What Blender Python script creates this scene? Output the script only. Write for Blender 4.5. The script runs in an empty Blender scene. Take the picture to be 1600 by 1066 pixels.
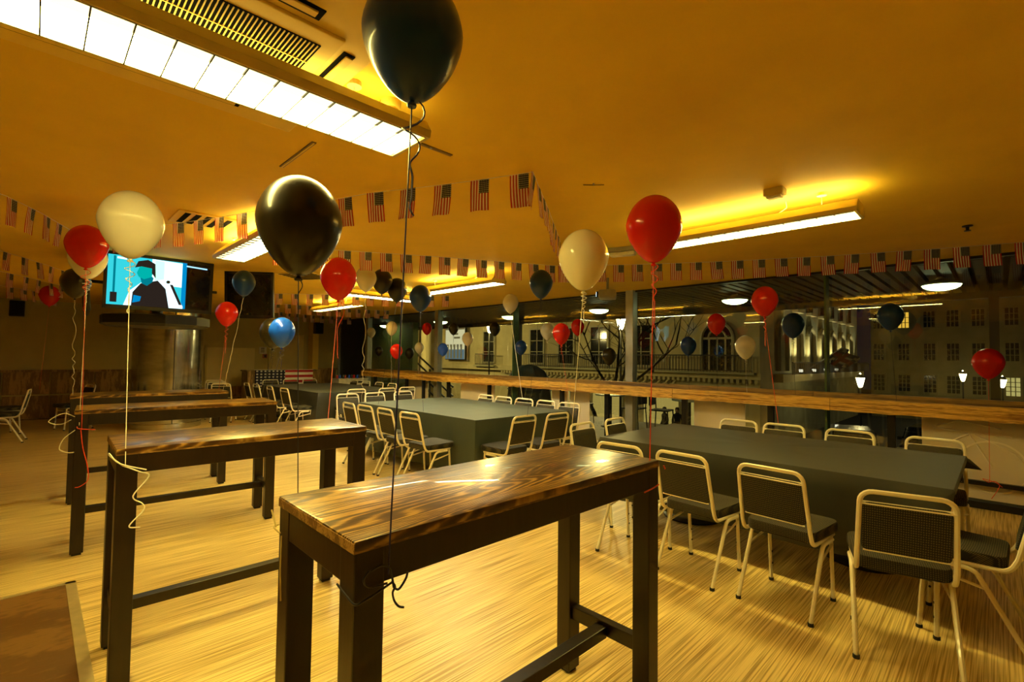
import bpy, bmesh, math, random
from mathutils import Vector, Matrix, Euler
random.seed(7)
sc = bpy.context.scene
col = sc.collection
PI = math.pi

# ------------------------------------------------------------------ camera
cam_d = bpy.data.cameras.new('camera'); cam = bpy.data.objects.new('camera', cam_d); col.objects.link(cam)
cam_d.sensor_width = 36.0; cam_d.lens = 755.0 / 1600 * 36.0; cam_d.clip_start = .02; cam_d.clip_end = 300
CP, CR, CY = .0348, .0128, .79               # pitch up, roll, yaw against the window wall
_f = Vector((0, math.cos(CP), math.sin(CP))); _u0 = Vector((0, -math.sin(CP), math.cos(CP))); _r0 = Vector((1, 0, 0))
_r = _r0 * math.cos(CR) + _u0 * math.sin(CR); _u = _u0 * math.cos(CR) - _r0 * math.sin(CR)
_R = Matrix.Rotation(CY, 3, 'Z'); _r, _u, _f = _R @ _r, _R @ _u, _R @ _f
cam.matrix_world = Matrix(((_r.x, _u.x, -_f.x, 0), (_r.y, _u.y, -_f.y, 0), (_r.z, _u.z, -_f.z, 1.5), (0, 0, 0, 1)))
sc.camera = cam
# ------------------------------------------------------------------ world (night) and exposure
w = bpy.data.worlds.new('night'); sc.world = w; w.use_nodes = True
w.node_tree.nodes['Background'].inputs[0].default_value = (.010, .011, .016, 1)
w.node_tree.nodes['Background'].inputs[1].default_value = .25
vs = sc.view_settings; vs.view_transform = 'Standard'; vs.look = 'None'; vs.exposure = 0.85; vs.gamma = 1.0; vs.use_curve_mapping = False
WARM = (1.0, .79, .20); WHITE = (1.0, .90, .50)      # the near tubes are yellow, the ones down the room whiter
CEIL = 2.64; GLY = 7.05; BACKX = -15.0

# ------------------------------------------------------------------ materials
MATS = {}
def nt(name):
    m = bpy.data.materials.new(name); m.use_nodes = True; MATS[name] = m
    return m, m.node_tree.nodes, m.node_tree.links, m.node_tree.nodes['Principled BSDF']
def setp(b, color=None, rough=.5, metal=0, coat=0, sheen=0, emis=None, estr=0, spec=None, trans=0, alpha=1):
    if color: b.inputs['Base Color'].default_value = (*color, 1)
    b.inputs['Roughness'].default_value = rough; b.inputs['Metallic'].default_value = metal
    b.inputs['Coat Weight'].default_value = coat; b.inputs['Coat Roughness'].default_value = .03
    b.inputs['Sheen Weight'].default_value = sheen; b.inputs['Transmission Weight'].default_value = trans
    if spec is not None: b.inputs['Specular IOR Level'].default_value = spec
    if emis: b.inputs['Emission Color'].default_value = (*emis, 1); b.inputs['Emission Strength'].default_value = estr
def plain(name, color, rough=.5, var=.12, scale=12, bump=0, stretch=(1, 1, 1), **k):
    m, N, L, b = nt(name); setp(b, color, rough, **k)
    tc = N.new('ShaderNodeTexCoord'); mp = N.new('ShaderNodeMapping'); mp.inputs['Scale'].default_value = stretch
    nz = N.new('ShaderNodeTexNoise'); nz.inputs['Scale'].default_value = scale; nz.inputs['Detail'].default_value = 4
    L.new(tc.outputs['Object'], mp.inputs[0]); L.new(mp.outputs[0], nz.inputs['Vector'])
    rp = N.new('ShaderNodeValToRGB'); e = rp.color_ramp.elements; e[0].position = .3; e[1].position = .7
    e[0].color = (*[c * (1 - var) for c in color], 1); e[1].color = (*[min(1, c * (1 + var)) for c in color], 1)
    L.new(nz.outputs[0], rp.inputs[0]); L.new(rp.outputs[0], b.inputs['Base Color'])
    if bump:
        bp = N.new('ShaderNodeBump'); bp.inputs['Strength'].default_value = bump; bp.inputs['Distance'].default_value = .01
        L.new(nz.outputs[0], bp.inputs['Height']); L.new(bp.outputs[0], b.inputs['Normal'])
    return m
def emit(name, color, strength):
    m, N, L, b = nt(name); N.remove(b); e = N.new('ShaderNodeEmission')
    e.inputs[0].default_value = (*color, 1); e.inputs[1].default_value = strength
    L.new(e.outputs[0], N['Material Output'].inputs[0]); return m
def wood(name, dark, light, scale, stretch, rough=.35, ring=6, coat=0, bump=.15, lo=.42, hi=.62):
    m, N, L, b = nt(name); setp(b, light, rough, coat=coat)
    tc = N.new('ShaderNodeTexCoord'); mp = N.new('ShaderNodeMapping'); mp.inputs['Scale'].default_value = stretch
    L.new(tc.outputs['Object'], mp.inputs[0])
    n1 = N.new('ShaderNodeTexNoise'); n1.inputs['Scale'].default_value = scale; n1.inputs['Detail'].default_value = 3; n1.inputs['Distortion'].default_value = .4
    L.new(mp.outputs[0], n1.inputs['Vector'])
    mu = N.new('ShaderNodeMath'); mu.operation = 'MULTIPLY'; mu.inputs[1].default_value = ring; L.new(n1.outputs[0], mu.inputs[0])
    sn = N.new('ShaderNodeMath'); sn.operation = 'SINE'
    mu2 = N.new('ShaderNodeMath'); mu2.operation = 'MULTIPLY'; mu2.inputs[1].default_value = 6.283; L.new(mu.outputs[0], mu2.inputs[0]); L.new(mu2.outputs[0], sn.inputs[0])
    n2 = N.new('ShaderNodeTexNoise'); n2.inputs['Scale'].default_value = scale * 14; n2.inputs['Detail'].default_value = 5; L.new(mp.outputs[0], n2.inputs['Vector'])
    ml = N.new('ShaderNodeMath'); ml.operation = 'MULTIPLY_ADD'; ml.inputs[1].default_value = .16; L.new(sn.outputs[0], ml.inputs[0]); L.new(n2.outputs[0], ml.inputs[2])
    rp = N.new('ShaderNodeValToRGB'); e = rp.color_ramp.elements; e[0].position = lo; e[1].position = hi
    e[0].color = (*dark, 1); e[1].color = (*light, 1)
    L.new(ml.outputs[0], rp.inputs[0]); L.new(rp.outputs[0], b.inputs['Base Color'])
    if bump:
        bp = N.new('ShaderNodeBump'); bp.inputs['Strength'].default_value = bump; bp.inputs['Distance'].default_value = .004
        L.new(ml.outputs[0], bp.inputs['Height']); L.new(bp.outputs[0], b.inputs['Normal'])
    return m

plain('ceiling_paint', (.80, .51, .030), .75, var=.05, scale=2.5)
plain('ceiling_white', (.80, .56, .09), .55, var=.04, scale=4)
plain('wall_paint', (.54, .45, .17), .8, var=.06, scale=3)
plain('door_paint', (.72, .60, .24), .6, var=.04, scale=3)
# floor: pale vinyl with fine reed streaks along the tall tables
m, N, L, b = nt('floor_vinyl'); setp(b, (.6, .45, .2), .38)
tc = N.new('ShaderNodeTexCoord'); mp = N.new('ShaderNodeMapping'); mp.inputs['Scale'].default_value = (1, .012, 1); L.new(tc.outputs['Object'], mp.inputs[0])
n1 = N.new('ShaderNodeTexNoise'); n1.inputs['Scale'].default_value = 150; n1.inputs['Detail'].default_value = 1.5; L.new(mp.outputs[0], n1.inputs['Vector'])
mp2 = N.new('ShaderNodeMapping'); mp2.inputs['Scale'].default_value = (1, .12, 1); L.new(tc.outputs['Object'], mp2.inputs[0])
n2 = N.new('ShaderNodeTexNoise'); n2.inputs['Scale'].default_value = 7; n2.inputs['Detail'].default_value = 3; L.new(mp2.outputs[0], n2.inputs['Vector'])
ad = N.new('ShaderNodeMath'); ad.operation = 'MULTIPLY_ADD'; ad.inputs[1].default_value = .16; L.new(n2.outputs[0], ad.inputs[0]); L.new(n1.outputs[0], ad.inputs[2])
rp = N.new('ShaderNodeValToRGB'); e = rp.color_ramp.elements; e[0].position = .43; e[0].color = (.44, .27, .065, 1); e[1].position = .66; e[1].color = (.90, .69, .27, 1)
L.new(ad.outputs[0], rp.inputs[0]); L.new(rp.outputs[0], b.inputs['Base Color'])
bp = N.new('ShaderNodeBump'); bp.inputs['Strength'].default_value = .08; bp.inputs['Distance'].default_value = .002; L.new(n1.outputs[0], bp.inputs['Height']); L.new(bp.outputs[0], b.inputs['Normal'])

m, N, L, b = nt('table_top'); setp(b, (.2, .1, .03), .30, coat=.25)      # dark stain with gold cathedral grain lines
tc = N.new('ShaderNodeTexCoord'); mp = N.new('ShaderNodeMapping'); mp.inputs['Scale'].default_value = (3.4, .42, 1); mp.inputs['Location'].default_value = (.37, .2, 0); L.new(tc.outputs['Object'], mp.inputs[0])
n1 = N.new('ShaderNodeTexNoise'); n1.inputs['Scale'].default_value = 1.1; n1.inputs['Detail'].default_value = 2.5; n1.inputs['Roughness'].default_value = .42; L.new(mp.outputs[0], n1.inputs['Vector'])
mu = N.new('ShaderNodeMath'); mu.operation = 'MULTIPLY'; mu.inputs[1].default_value = 330; L.new(n1.outputs[0], mu.inputs[0])
sn = N.new('ShaderNodeMath'); sn.operation = 'SINE'; L.new(mu.outputs[0], sn.inputs[0])
mp2 = N.new('ShaderNodeMapping'); mp2.inputs['Scale'].default_value = (60, 4, 1); L.new(tc.outputs['Object'], mp2.inputs[0])
n2 = N.new('ShaderNodeTexNoise'); n2.inputs['Scale'].default_value = 4; n2.inputs['Detail'].default_value = 3; L.new(mp2.outputs[0], n2.inputs['Vector'])
n3 = N.new('ShaderNodeTexNoise'); n3.inputs['Scale'].default_value = 2.2; n3.inputs['Detail'].default_value = 2; L.new(mp.outputs[0], n3.inputs['Vector'])
m1 = N.new('ShaderNodeMath'); m1.operation = 'MULTIPLY_ADD'; m1.inputs[1].default_value = .28; L.new(sn.outputs[0], m1.inputs[0]); L.new(n2.outputs[0], m1.inputs[2])
m2 = N.new('ShaderNodeMath'); m2.operation = 'MULTIPLY_ADD'; m2.inputs[1].default_value = .9; L.new(n3.outputs[0], m2.inputs[0]); L.new(m1.outputs[0], m2.inputs[2])
mr = N.new('ShaderNodeMath'); mr.operation = 'MULTIPLY'; mr.inputs[1].default_value = .72; L.new(m2.outputs[0], mr.inputs[0])
rp = N.new('ShaderNodeValToRGB'); e = rp.color_ramp.elements; e[0].position = .50; e[0].color = (.036, .013, .003, 1); e[1].position = .95; e[1].color = (.46, .27, .055, 1); e.new(.74).color = (.10, .042, .008, 1)
L.new(mr.outputs[0], rp.inputs[0]); L.new(rp.outputs[0], b.inputs['Base Color'])
bp = N.new('ShaderNodeBump'); bp.inputs['Strength'].default_value = .25; bp.inputs['Distance'].default_value = .002; L.new(m1.outputs[0], bp.inputs['Height']); L.new(bp.outputs[0], b.inputs['Normal'])
wood('table_edge', (.12, .055, .012), (.34, .19, .05), 4, (4, .6, 3), rough=.45, ring=3, bump=.1)
plain('espresso', (.013, .0055, .0018), .36, var=.35, scale=7, stretch=(6, 6, .6), bump=.05)
wood('timber', (.26, .11, .015), (.82, .50, .10), 3, (.16, 3, 5), rough=.6, ring=2.5, bump=.5, lo=.38, hi=.7)
wood('timber_dark', (.10, .05, .014), (.30, .18, .045), 3, (.16, 3, 5), rough=.5, ring=2.5, bump=.4, lo=.38, hi=.7)
wood('wainscot', (.20, .11, .028), (.42, .25, .07), 2, (2, 2, .4), rough=.5, ring=4, bump=.1)
wood('insert_wood', (.13, .060, .013), (.22, .11, .025), 2, (1.4, .5, 1), rough=.5, ring=3, bump=.2)
plain('insert_trim', (.60, .48, .24), .4, metal=.5)
plain('frame_cream', (.84, .76, .56), .30, var=.05, scale=9, coat=.3)
plain('rubber', (.012, .012, .012), .7)
plain('black_plastic', (.012, .012, .012), .35, var=.2)
plain('black_metal', (.014, .013, .012), .35, var=.2, metal=.3)
plain('speaker_cloth', (.010, .010, .010), .9, bump=.3, scale=300)
plain('tablecloth', (.015, .0155, .007), .50, var=.2, scale=5, sheen=.10, bump=.04, spec=.7)
plain('cloth_lit', (.052, .070, .058), .58, var=.10, scale=4, sheen=.12, bump=.03, spec=.5)  # dark cloth made paler, lamplight on its top put into the colour
plain('bare_white', (.75, .72, .62), .4)
plain('lamp_body', (.62, .50, .18), .45, var=.04)
plain('steel', (.55, .54, .50), .16, var=.3, scale=2.0, stretch=(1, 1, 3), metal=.95)
plain('alu', (.42, .43, .40), .4, var=.08, metal=.6)
plain('green_edge', (.08, .14, .07), .2, metal=.2)
plain('dark_void', (.0012, .001, .0008), .9, spec=.1)  # near-black colour stands in for the shade inside slots and gaps
plain('projector_grey', (.35, .33, .27), .4)
plain('grommet', (.5, .45, .3), .4)
plain('paper', (.7, .66, .5), .7)
plain('red_box', (.30, .06, .03), .5)
emit('tube_warm', WARM, 33.0); emit('tube_white', WHITE, 42.0); emit('tube_edge', (1.0, .84, .36), 1.5); emit('uplight', WARM, 30.0); emit('uplight_fill', WARM, 6.0)
emit('led_green', (.05, 1, .3), 6); emit('lens_blue', (.45, .8, 1), 5)
# chair fabric with a regular dot weave
m, N, L, b = nt('dot_fabric'); setp(b, (.02, .02, .018), .75)
tc = N.new('ShaderNodeTexCoord'); vr = N.new('ShaderNodeTexVoronoi'); vr.inputs['Scale'].default_value = 105; vr.inputs['Randomness'].default_value = .12
sx_ = N.new('ShaderNodeSeparateXYZ'); L.new(tc.outputs['Object'], sx_.inputs[0]); ay_ = N.new('ShaderNodeMath'); L.new(sx_.outputs[1], ay_.inputs[0]); L.new(sx_.outputs[2], ay_.inputs[1])
cx_ = N.new('ShaderNodeCombineXYZ'); L.new(sx_.outputs[0], cx_.inputs[0]); L.new(ay_.outputs[0], cx_.inputs[1]); vr.voronoi_dimensions = '2D'; L.new(cx_.outputs[0], vr.inputs['Vector'])
rp = N.new('ShaderNodeValToRGB'); e = rp.color_ramp.elements; e[0].position = .18; e[0].color = (.13, .105, .045, 1); e[1].position = .34; e[1].color = (.005, .0045, .003, 1)
L.new(vr.outputs['Distance'], rp.inputs[0]); L.new(rp.outputs[0], b.inputs['Base Color'])
# little flags: UV stripes, canton and stars
def flag_mat(name, stripes_vertical=True, cu=.46, cv=.56):
    m, N, L, b = nt(name); setp(b, (.8, .7, .6), .8)
    uv = N.new('ShaderNodeUVMap'); sp = N.new('ShaderNodeSeparateXYZ'); L.new(uv.outputs[0], sp.inputs[0])
    U, V = (sp.outputs[0], sp.outputs[1])
    def M_(op, a, c=None):
        n = N.new('ShaderNodeMath'); n.operation = op
        for i, q in enumerate((a, c)):
            if q is None: continue
            if isinstance(q, (int, float)): n.inputs[i].default_value = q
            else: L.new(q, n.inputs[i])
        return n.outputs[0]
    s = U if stripes_vertical else V
    st = M_('LESS_THAN', M_('FRACT', M_('ADD', M_('MULTIPLY', s, 6.5), .0 if stripes_vertical else .0)), .5)
    inc = M_('MULTIPLY', M_('GREATER_THAN', U, cu) if stripes_vertical else M_('LESS_THAN', U, cu), M_('GREATER_THAN', V, cv))
    fu = M_('SUBTRACT', M_('FRACT', M_('MULTIPLY', U, 11 if stripes_vertical else 15)), .5); fv = M_('SUBTRACT', M_('FRACT', M_('MULTIPLY', V, 16 if stripes_vertical else 12)), .5)
    star = M_('LESS_THAN', M_('ADD', M_('MULTIPLY', fu, fu), M_('MULTIPLY', fv, fv)), .07)
    def mix(f, a, c):
        n = N.new('ShaderNodeMix'); n.data_type = 'RGBA'; L.new(f, n.inputs[0])
        for i, q in ((6, a), (7, c)):
            if isinstance(q, tuple): n.inputs[i].default_value = (*q, 1)
            else: L.new(q, n.inputs[i])
        return n.outputs[2]
    blue = mix(star, (.008, .010, .045), (.62, .60, .60))
    out = mix(inc, mix(st, (.90, .86, .82), (.46, .016, .030)), blue)
    L.new(out, b.inputs['Base Color']); tl = N.new('ShaderNodeBsdfTranslucent'); L.new(out, tl.inputs[0]); ms = N.new('ShaderNodeMixShader'); ms.inputs[0].default_value = .45 if stripes_vertical else 0.0
    L.new(b.outputs[0], ms.inputs[1]); L.new(tl.outputs[0], ms.inputs[2]); L.new(ms.outputs[0], N['Material Output'].inputs[0])      # thin paper lets light through
    return m
flag_mat('flag_small'); flag_mat('flag_big', False, .5, .46)
def latex(name, c, rough=.22, metal=0, trans=0, sss=0, coat=.6, thin=0):
    m, N, L, b = nt(name); setp(b, c, rough, metal=metal, coat=coat, trans=trans, spec=.25)
    if sss: b.inputs['Subsurface Weight'].default_value = sss; b.inputs['Subsurface Radius'].default_value = (.1, .08, .05); b.inputs['Subsurface Scale'].default_value = .3
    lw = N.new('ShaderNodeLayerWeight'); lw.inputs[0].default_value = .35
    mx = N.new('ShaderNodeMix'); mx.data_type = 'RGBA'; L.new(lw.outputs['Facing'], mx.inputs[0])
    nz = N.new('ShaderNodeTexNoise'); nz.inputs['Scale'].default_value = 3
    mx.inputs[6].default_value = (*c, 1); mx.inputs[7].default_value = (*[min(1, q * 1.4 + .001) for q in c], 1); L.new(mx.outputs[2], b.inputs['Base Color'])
    if thin:
        tl = N.new('ShaderNodeBsdfTranslucent'); tl.inputs[0].default_value = (*c, 1); ms = N.new('ShaderNodeMixShader'); ms.inputs[0].default_value = thin
        L.new(b.outputs[0], ms.inputs[1]); L.new(tl.outputs[0], ms.inputs[2]); L.new(ms.outputs[0], N['Material Output'].inputs[0])
    return m
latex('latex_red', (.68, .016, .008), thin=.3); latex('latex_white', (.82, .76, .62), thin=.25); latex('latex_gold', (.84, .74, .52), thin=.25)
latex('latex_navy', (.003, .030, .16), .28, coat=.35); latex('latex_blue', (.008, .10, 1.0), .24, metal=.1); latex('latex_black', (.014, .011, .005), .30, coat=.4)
for n_, c_ in (('red', (.75, .06, .02)), ('white', (.8, .74, .6)), ('dark', (.02, .02, .03)), ('blue', (.03, .03, .16)), ('gold', (.55, .42, .14))): plain('ribbon_' + n_, c_, .35)
# window glass: clear with a Fresnel reflection
m, N, L, b = nt('window_glass'); N.remove(b)
lw = N.new('ShaderNodeLayerWeight'); lw.inputs[0].default_value = .5; pw = N.new('ShaderNodeMath'); pw.operation = 'POWER'; pw.inputs[1].default_value = 5; L.new(lw.outputs['Facing'], pw.inputs[0])
fr = N.new('ShaderNodeMath'); fr.operation = 'MULTIPLY_ADD'; fr.inputs[1].default_value = .93; fr.inputs[2].default_value = .065; L.new(pw.outputs[0], fr.inputs[0])      # Schlick, same from both faces
tr = N.new('ShaderNodeBsdfTransparent'); tr.inputs[0].default_value = (.93, .97, .92, 1)
gl = N.new('ShaderNodeBsdfGlossy'); gl.inputs['Roughness'].default_value = .0; mx = N.new('ShaderNodeMixShader')
L.new(fr.outputs[0], mx.inputs[0]); L.new(tr.outputs[0], mx.inputs[1]); L.new(gl.outputs[0], mx.inputs[2]); L.new(mx.outputs[0], N['Material Output'].inputs[0])
def film(name, c, t):
    m, N, L, b = nt(name); setp(b, c, .7)
    tr = N.new('ShaderNodeBsdfTransparent'); mx = N.new('ShaderNodeMixShader'); mx.inputs[0].default_value = t
    L.new(b.outputs[0], mx.inputs[1]); L.new(tr.outputs[0], mx.inputs[2]); L.new(mx.outputs[0], N['Material Output'].inputs[0]); return m
film('frost', (.74, .66, .54), .10); film('frost_print', (.86, .78, .66), .05)
# outdoors
plain('stone_pale', (.52, .44, .22), .85, var=.12, scale=1.2); plain('stone_grey', (.36, .34, .20), .85, var=.15, scale=1.5)
plain('stone_dim', (.22, .19, .09), .9, var=.15, scale=1.2); plain('asphalt', (.05, .05, .045), .8, var=.2)
plain('decking', (.07, .055, .03), .6, var=.2); plain('slat_dark', (.045, .028, .014), .55, var=.2)
plain('iron', (.008, .008, .008), .5); plain('sash', (.42, .38, .22), .6); plain('dark_pane', (.015, .016, .012), .1)
plain('awning_light', (.60, .52, .28), .8); plain('awning_dark', (.10, .08, .03), .8); plain('bark', (.03, .022, .012), .9)
plain('car_paint', (.22, .22, .20), .25, coat=.6); plain('car_dark', (.02, .022, .02), .25, coat=.6); plain('tarp', (.010, .010, .010), .6, bump=.2)
plain('union_blue', (.012, .012, .035), .8); plain('union_red', (.12, .012, .012), .8); plain('union_white', (.25, .22, .16), .8); plain('coat_dark', (.012, .011, .010), .9); plain('skin', (.35, .2, .12), .6); plain('green_wall', (.14, .17, .05), .7)
emit('bowl_glow', (.90, 1.0, .50), 5.0); emit('street_glow', (1, .80, .42), 14); emit('lit_pane', (1, .55, .06), .55); emit('lit_pane_dim', (.9, .75, .25), .30); emit('headlight', (1, .9, .7), 2.5)
emit('poster_light', (.75, .66, .40), .55); emit('poster_ink', (.30, .24, .10), .3); emit('poster_blue', (.16, .24, .30), .4); emit('shop_glow', (1, .72, .18), .22)

# ------------------------------------------------------------------ mesh helpers
class MB:
    def __init__(s): s.v = []; s.f = []; s.uv = None
    def add(s, v, f):
        o = len(s.v); s.v += [tuple(p) for p in v]; s.f += [tuple(i + o for i in q) for q in f]; return s
    def box(s, x0, x1, y0, y1, z0, z1, c=0):
        if c <= 0:
            v = [(x, y, z) for z in (z0, z1) for y in (y0, y1) for x in (x0, x1)]
            return s.add(v, [(0, 2, 3, 1), (4, 5, 7, 6), (0, 1, 5, 4), (2, 6, 7, 3), (0, 4, 6, 2), (1, 3, 7, 5)])
        c = min(c, (x1 - x0) * .45, (y1 - y0) * .45, (z1 - z0) * .45); bm = bmesh.new(); bmesh.ops.create_cube(bm, size=1)
        for q in bm.verts: q.co = ((x0 + x1) / 2 + q.co.x * (x1 - x0), (y0 + y1) / 2 + q.co.y * (y1 - y0), (z0 + z1) / 2 + q.co.z * (z1 - z0))
        bmesh.ops.bevel(bm, geom=bm.edges[:], offset=c, segments=2, affect='EDGES', profile=.6)
        bm.verts.index_update(); s.add([q.co for q in bm.verts], [[q.index for q in f.verts] for f in bm.faces]); bm.free(); return s
    def tube(s, pts, r, n=8, closed=False, sq=False):
        P = [Vector(p) for p in pts]; k = len(P); rings = []
        T = []
        for i in range(k):
            a = P[i - 1] if (i or closed) else P[i]; c = P[(i + 1) % k] if (i < k - 1 or closed) else P[i]
            T.append((c - a).normalized())
        t0 = T[0]; nrm = t0.orthogonal().normalized() if abs(t0.z) > .9 else t0.cross(Vector((0, 0, 1))).normalized()
        for i in range(k):
            if i: nrm = (nrm - T[i] * nrm.dot(T[i])).normalized()
            b = T[i].cross(nrm); rr = r[i] if isinstance(r, (list, tuple)) else r
            rings.append([P[i] + (nrm * math.cos(2 * PI * j / n + (PI / n if sq else 0)) + b * math.sin(2 * PI * j / n + (PI / n if sq else 0))) * rr for j in range(n)])
        v = [p for g in rings for p in g]; f = []
        for i in range(k if closed else k - 1):
            for j in range(n):
                a = i * n; c = ((i + 1) % k) * n; f.append((a + j, a + (j + 1) % n, c + (j + 1) % n, c + j))
        if not closed: f += [tuple(range(n))[::-1], tuple((k - 1) * n + j for j in range(n))]
        return s.add(v, f)
    def lathe(s, prof, n=24, c=(0, 0, 0), cap=True):
        v = []; f = []; k = len(prof)
        for r, z in prof:
            for j in range(n): v.append((c[0] + r * math.cos(2 * PI * j / n), c[1] + r * math.sin(2 * PI * j / n), c[2] + z))
        for i in range(k - 1):
            for j in range(n): f.append((i * n + j, i * n + (j + 1) % n, (i + 1) * n + (j + 1) % n, (i + 1) * n + j))
        if cap: f += [tuple(range(n))[::-1], tuple((k - 1) * n + j for j in range(n))]
        return s.add(v, f)
    def prism(s, poly, d0, d1, axis='y'):
        n = len(poly); mk = {'y': lambda p, d: (p[0], d, p[1]), 'x': lambda p, d: (d, p[0], p[1]), 'z': lambda p, d: (p[0], p[1], d)}[axis]
        v = [mk(p, d0) for p in poly] + [mk(p, d1) for p in poly]
        f = [tuple(range(n)), tuple(range(n, 2 * n))[::-1]] + [(i, (i + 1) % n + 0, (i + 1) % n + n, i + n) for i in range(n)]
        return s.add(v, f)
    def mesh(s, name):
        me = bpy.data.meshes.new(name); me.from_pydata(s.v, [], s.f); me.validate()
        bm = bmesh.new(); bm.from_mesh(me); bmesh.ops.recalc_face_normals(bm, faces=bm.faces[:]); bm.to_mesh(me); bm.free(); return me
    def build(s, name, mat, parent=None, smooth=False, loc=None, rz=0):
        return mk_obj(name, s.mesh(name), mat, parent, smooth, loc, rz)
def mk_obj(name, me, mat, parent=None, smooth=False, loc=None, rz=0):
    if mat and not me.materials: me.materials.append(MATS[mat])
    o = bpy.data.objects.new(name, me); col.objects.link(o)
    if parent: o.parent = parent
    if loc: o.location = loc
    o.rotation_euler.z = rz
    if smooth:
        for p in me.polygons: p.use_smooth = True
        if smooth == 'auto': me.set_sharp_from_angle(angle=math.radians(40))
    return o
def tag(o, label, cat, group=None):
    o['label'] = label; o['category'] = cat
    if group: o['group'] = group
    return o
def thing(name, label, cat, loc=(0, 0, 0), rz=0, group=None):
    o = bpy.data.objects.new(name, None); o.empty_display_size = .1; col.objects.link(o); o.location = loc; o.rotation_euler.z = rz
    return tag(o, label, cat, group)
def struct(o, label=None, cat=None):
    o['kind'] = 'structure'
    if label: o['label'] = label; o['category'] = cat or o.name.split('_')[0]
    return o
def sempty(name, label, cat, loc=(0, 0, 0)):
    o = bpy.data.objects.new(name, None); col.objects.link(o); o.location = loc; return struct(o, label, cat)
def dup(root, loc, rz, label=None, group=None):
    def cp(o, par):
        c = o.copy(); col.objects.link(c); c.parent = par
        for ch in o.children: cp(ch, c)
        return c
    r = cp(root, root.parent); r.location = loc; r.rotation_euler.z = rz
    if label: r['label'] = label
    if group: r['group'] = group
    return r
def link_shared(name, me, parent, loc=(0, 0, 0), rot=None):
    o = bpy.data.objects.new(name, me); col.objects.link(o); o.parent = parent; o.location = loc
    if rot: o.rotation_euler = rot
    return o
def arc(c, r, a0, a1, n, plane='xz', off=0):
    out = []
    for i in range(n + 1):
        a = a0 + (a1 - a0) * i / n; p, q = c[0] + r * math.cos(a), c[1] + r * math.sin(a)
        out.append({'xz': (p, off, q), 'yz': (off, p, q), 'xy': (p, q, off)}[plane])
    return out

# ================================================================== THE ROOM
X0, X1, Y0 = BACKX, 3.2, -4.2
struct(MB().box(X0 - .2, X1 + .2, Y0 - .2, GLY + .05, -.12, 0).build('floor', 'floor_vinyl'), 'pale straw-coloured vinyl floor with fine reed streaks', 'floor')
struct(MB().box(X0 - .2, X1 + .2, Y0 - .2, GLY + .12, CEIL, CEIL + .2).build('ceiling', 'ceiling_paint'), 'smooth yellow-painted ceiling over the whole room', 'ceiling')
wb = struct(MB().box(X0 - .2, X0, Y0, GLY + .1, 0, CEIL).build('wall_back', 'wall_paint'), 'dim olive end wall above wooden wainscot panels', 'wall')
struct(MB().box(X1, X1 + .2, Y0, GLY + .1, 0, CEIL).build('wall_right', 'wall_paint'), 'plain olive end wall opposite the doors', 'wall')
struct(MB().box(X0, X1, Y0 - .2, Y0, 0, CEIL).build('wall_front', 'wall_paint'), 'plain olive long wall facing the windows', 'wall')
# wainscot on the end wall: rail, panels
WH = 1.10
MB().box(X0, X0 + .05, Y0, 3.1, WH - .05, WH).box(X0, X0 + .05, 6.15, 6.95, WH - .05, WH).build('wainscot_rail', 'wainscot', wb)
pm = MB().box(0, .03, .012, .738, .008, .50, .006).mesh('panel'); pm.materials.append(MATS['wainscot'])
for y_ in [Y0 + .75 * i for i in range(9)] + [6.17]:
    for z_ in (.03, .55):
        if y_ + .75 < 3.2 or y_ > 6: link_shared('panel', pm, wb, (X0, y_, z_))
pm2 = MB().box(0, .03, .010, .57, .006, .29, .006).mesh('panel'); pm2.materials.append(MATS['wainscot'])
for y_ in [3.15 + .58 * i for i in range(3)]:
    for z_ in (.02, .32): link_shared('panel', pm2, wb, (X0, y_, z_))
MB().box(X0, X0 + .035, 3.32, 4.5, .62, 1.68).build('serving_hatch', 'door_paint', wb)
MB().box(X0, X0 + .045, 3.27, 3.32, .62, 1.73).box(X0, X0 + .045, 3.27, 4.52, 1.68, 1.73).build('hatch_frame', 'wall_paint', wb)
d1 = sempty('door_1', 'cream panelled door beside the big flag', 'door', (X0, 4.95, 0))
MB().box(0, .05, 0, .92, 0, 2.1).build('door_leaf', 'door_paint', d1)
MB().box(0, .08, -.08, 0, 0, 2.18).box(0, .08, .92, 1.0, 0, 2.18).box(0, .08, -.08, 1.0, 2.1, 2.18).build('door_frame', 'wall_paint', d1)
for z_ in (.2, 1.15): MB().box(.05, .058, .14, .78, z_, z_ + .78, .004).build('door_panel', 'door_paint', d1)
MB().lathe([(.012, 0), (.012, .05), (.03, .06), (.03, .09), (.01, .1)], 12, (.07, .84, .98)).build('handle', 'alu', d1)
struct(MB().box(X0, X0 + .35, 6.02, 6.2, 0, CEIL).build('trim_1', 'ceiling_white'), 'pale wall pilaster next to the cream door', 'pilaster')
struct(MB().box(X0, X0 + .02, Y0, 3.1, 0, .03).build('baseboard_back', 'timber_dark'), 'dark baseboard under the wainscot', 'baseboard')
for i, (y_, z_, lab, m_) in enumerate(((4.72, 1.62, 'white notice pinned between hatch and door', 'paper'), (4.78, 1.45, 'small dark red call point under the white notice', 'red_box'))):
    t = tag(MB().box(X0, X0 + .03, y_ - .1 + i * .04, y_ + .1 - i * .04, z_ - .1 + i * .05, z_ + .1 - i * .03, .004).build(('notice', 'call_point')[i], m_), lab, ('notice', 'call point')[i])
    if i: MB().box(X0 + .03, X0 + .034, y_ - .03, y_ + .03, z_ - .03, z_ + .04).build('glass_pane', 'dark_pane', t)
    else:
        for k in range(3): MB().box(X0 + .03, X0 + .032, y_ - .06, y_ + .04, z_ - .05 + k * .05, z_ - .03 + k * .05).build('print', 'rubber', t)
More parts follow.
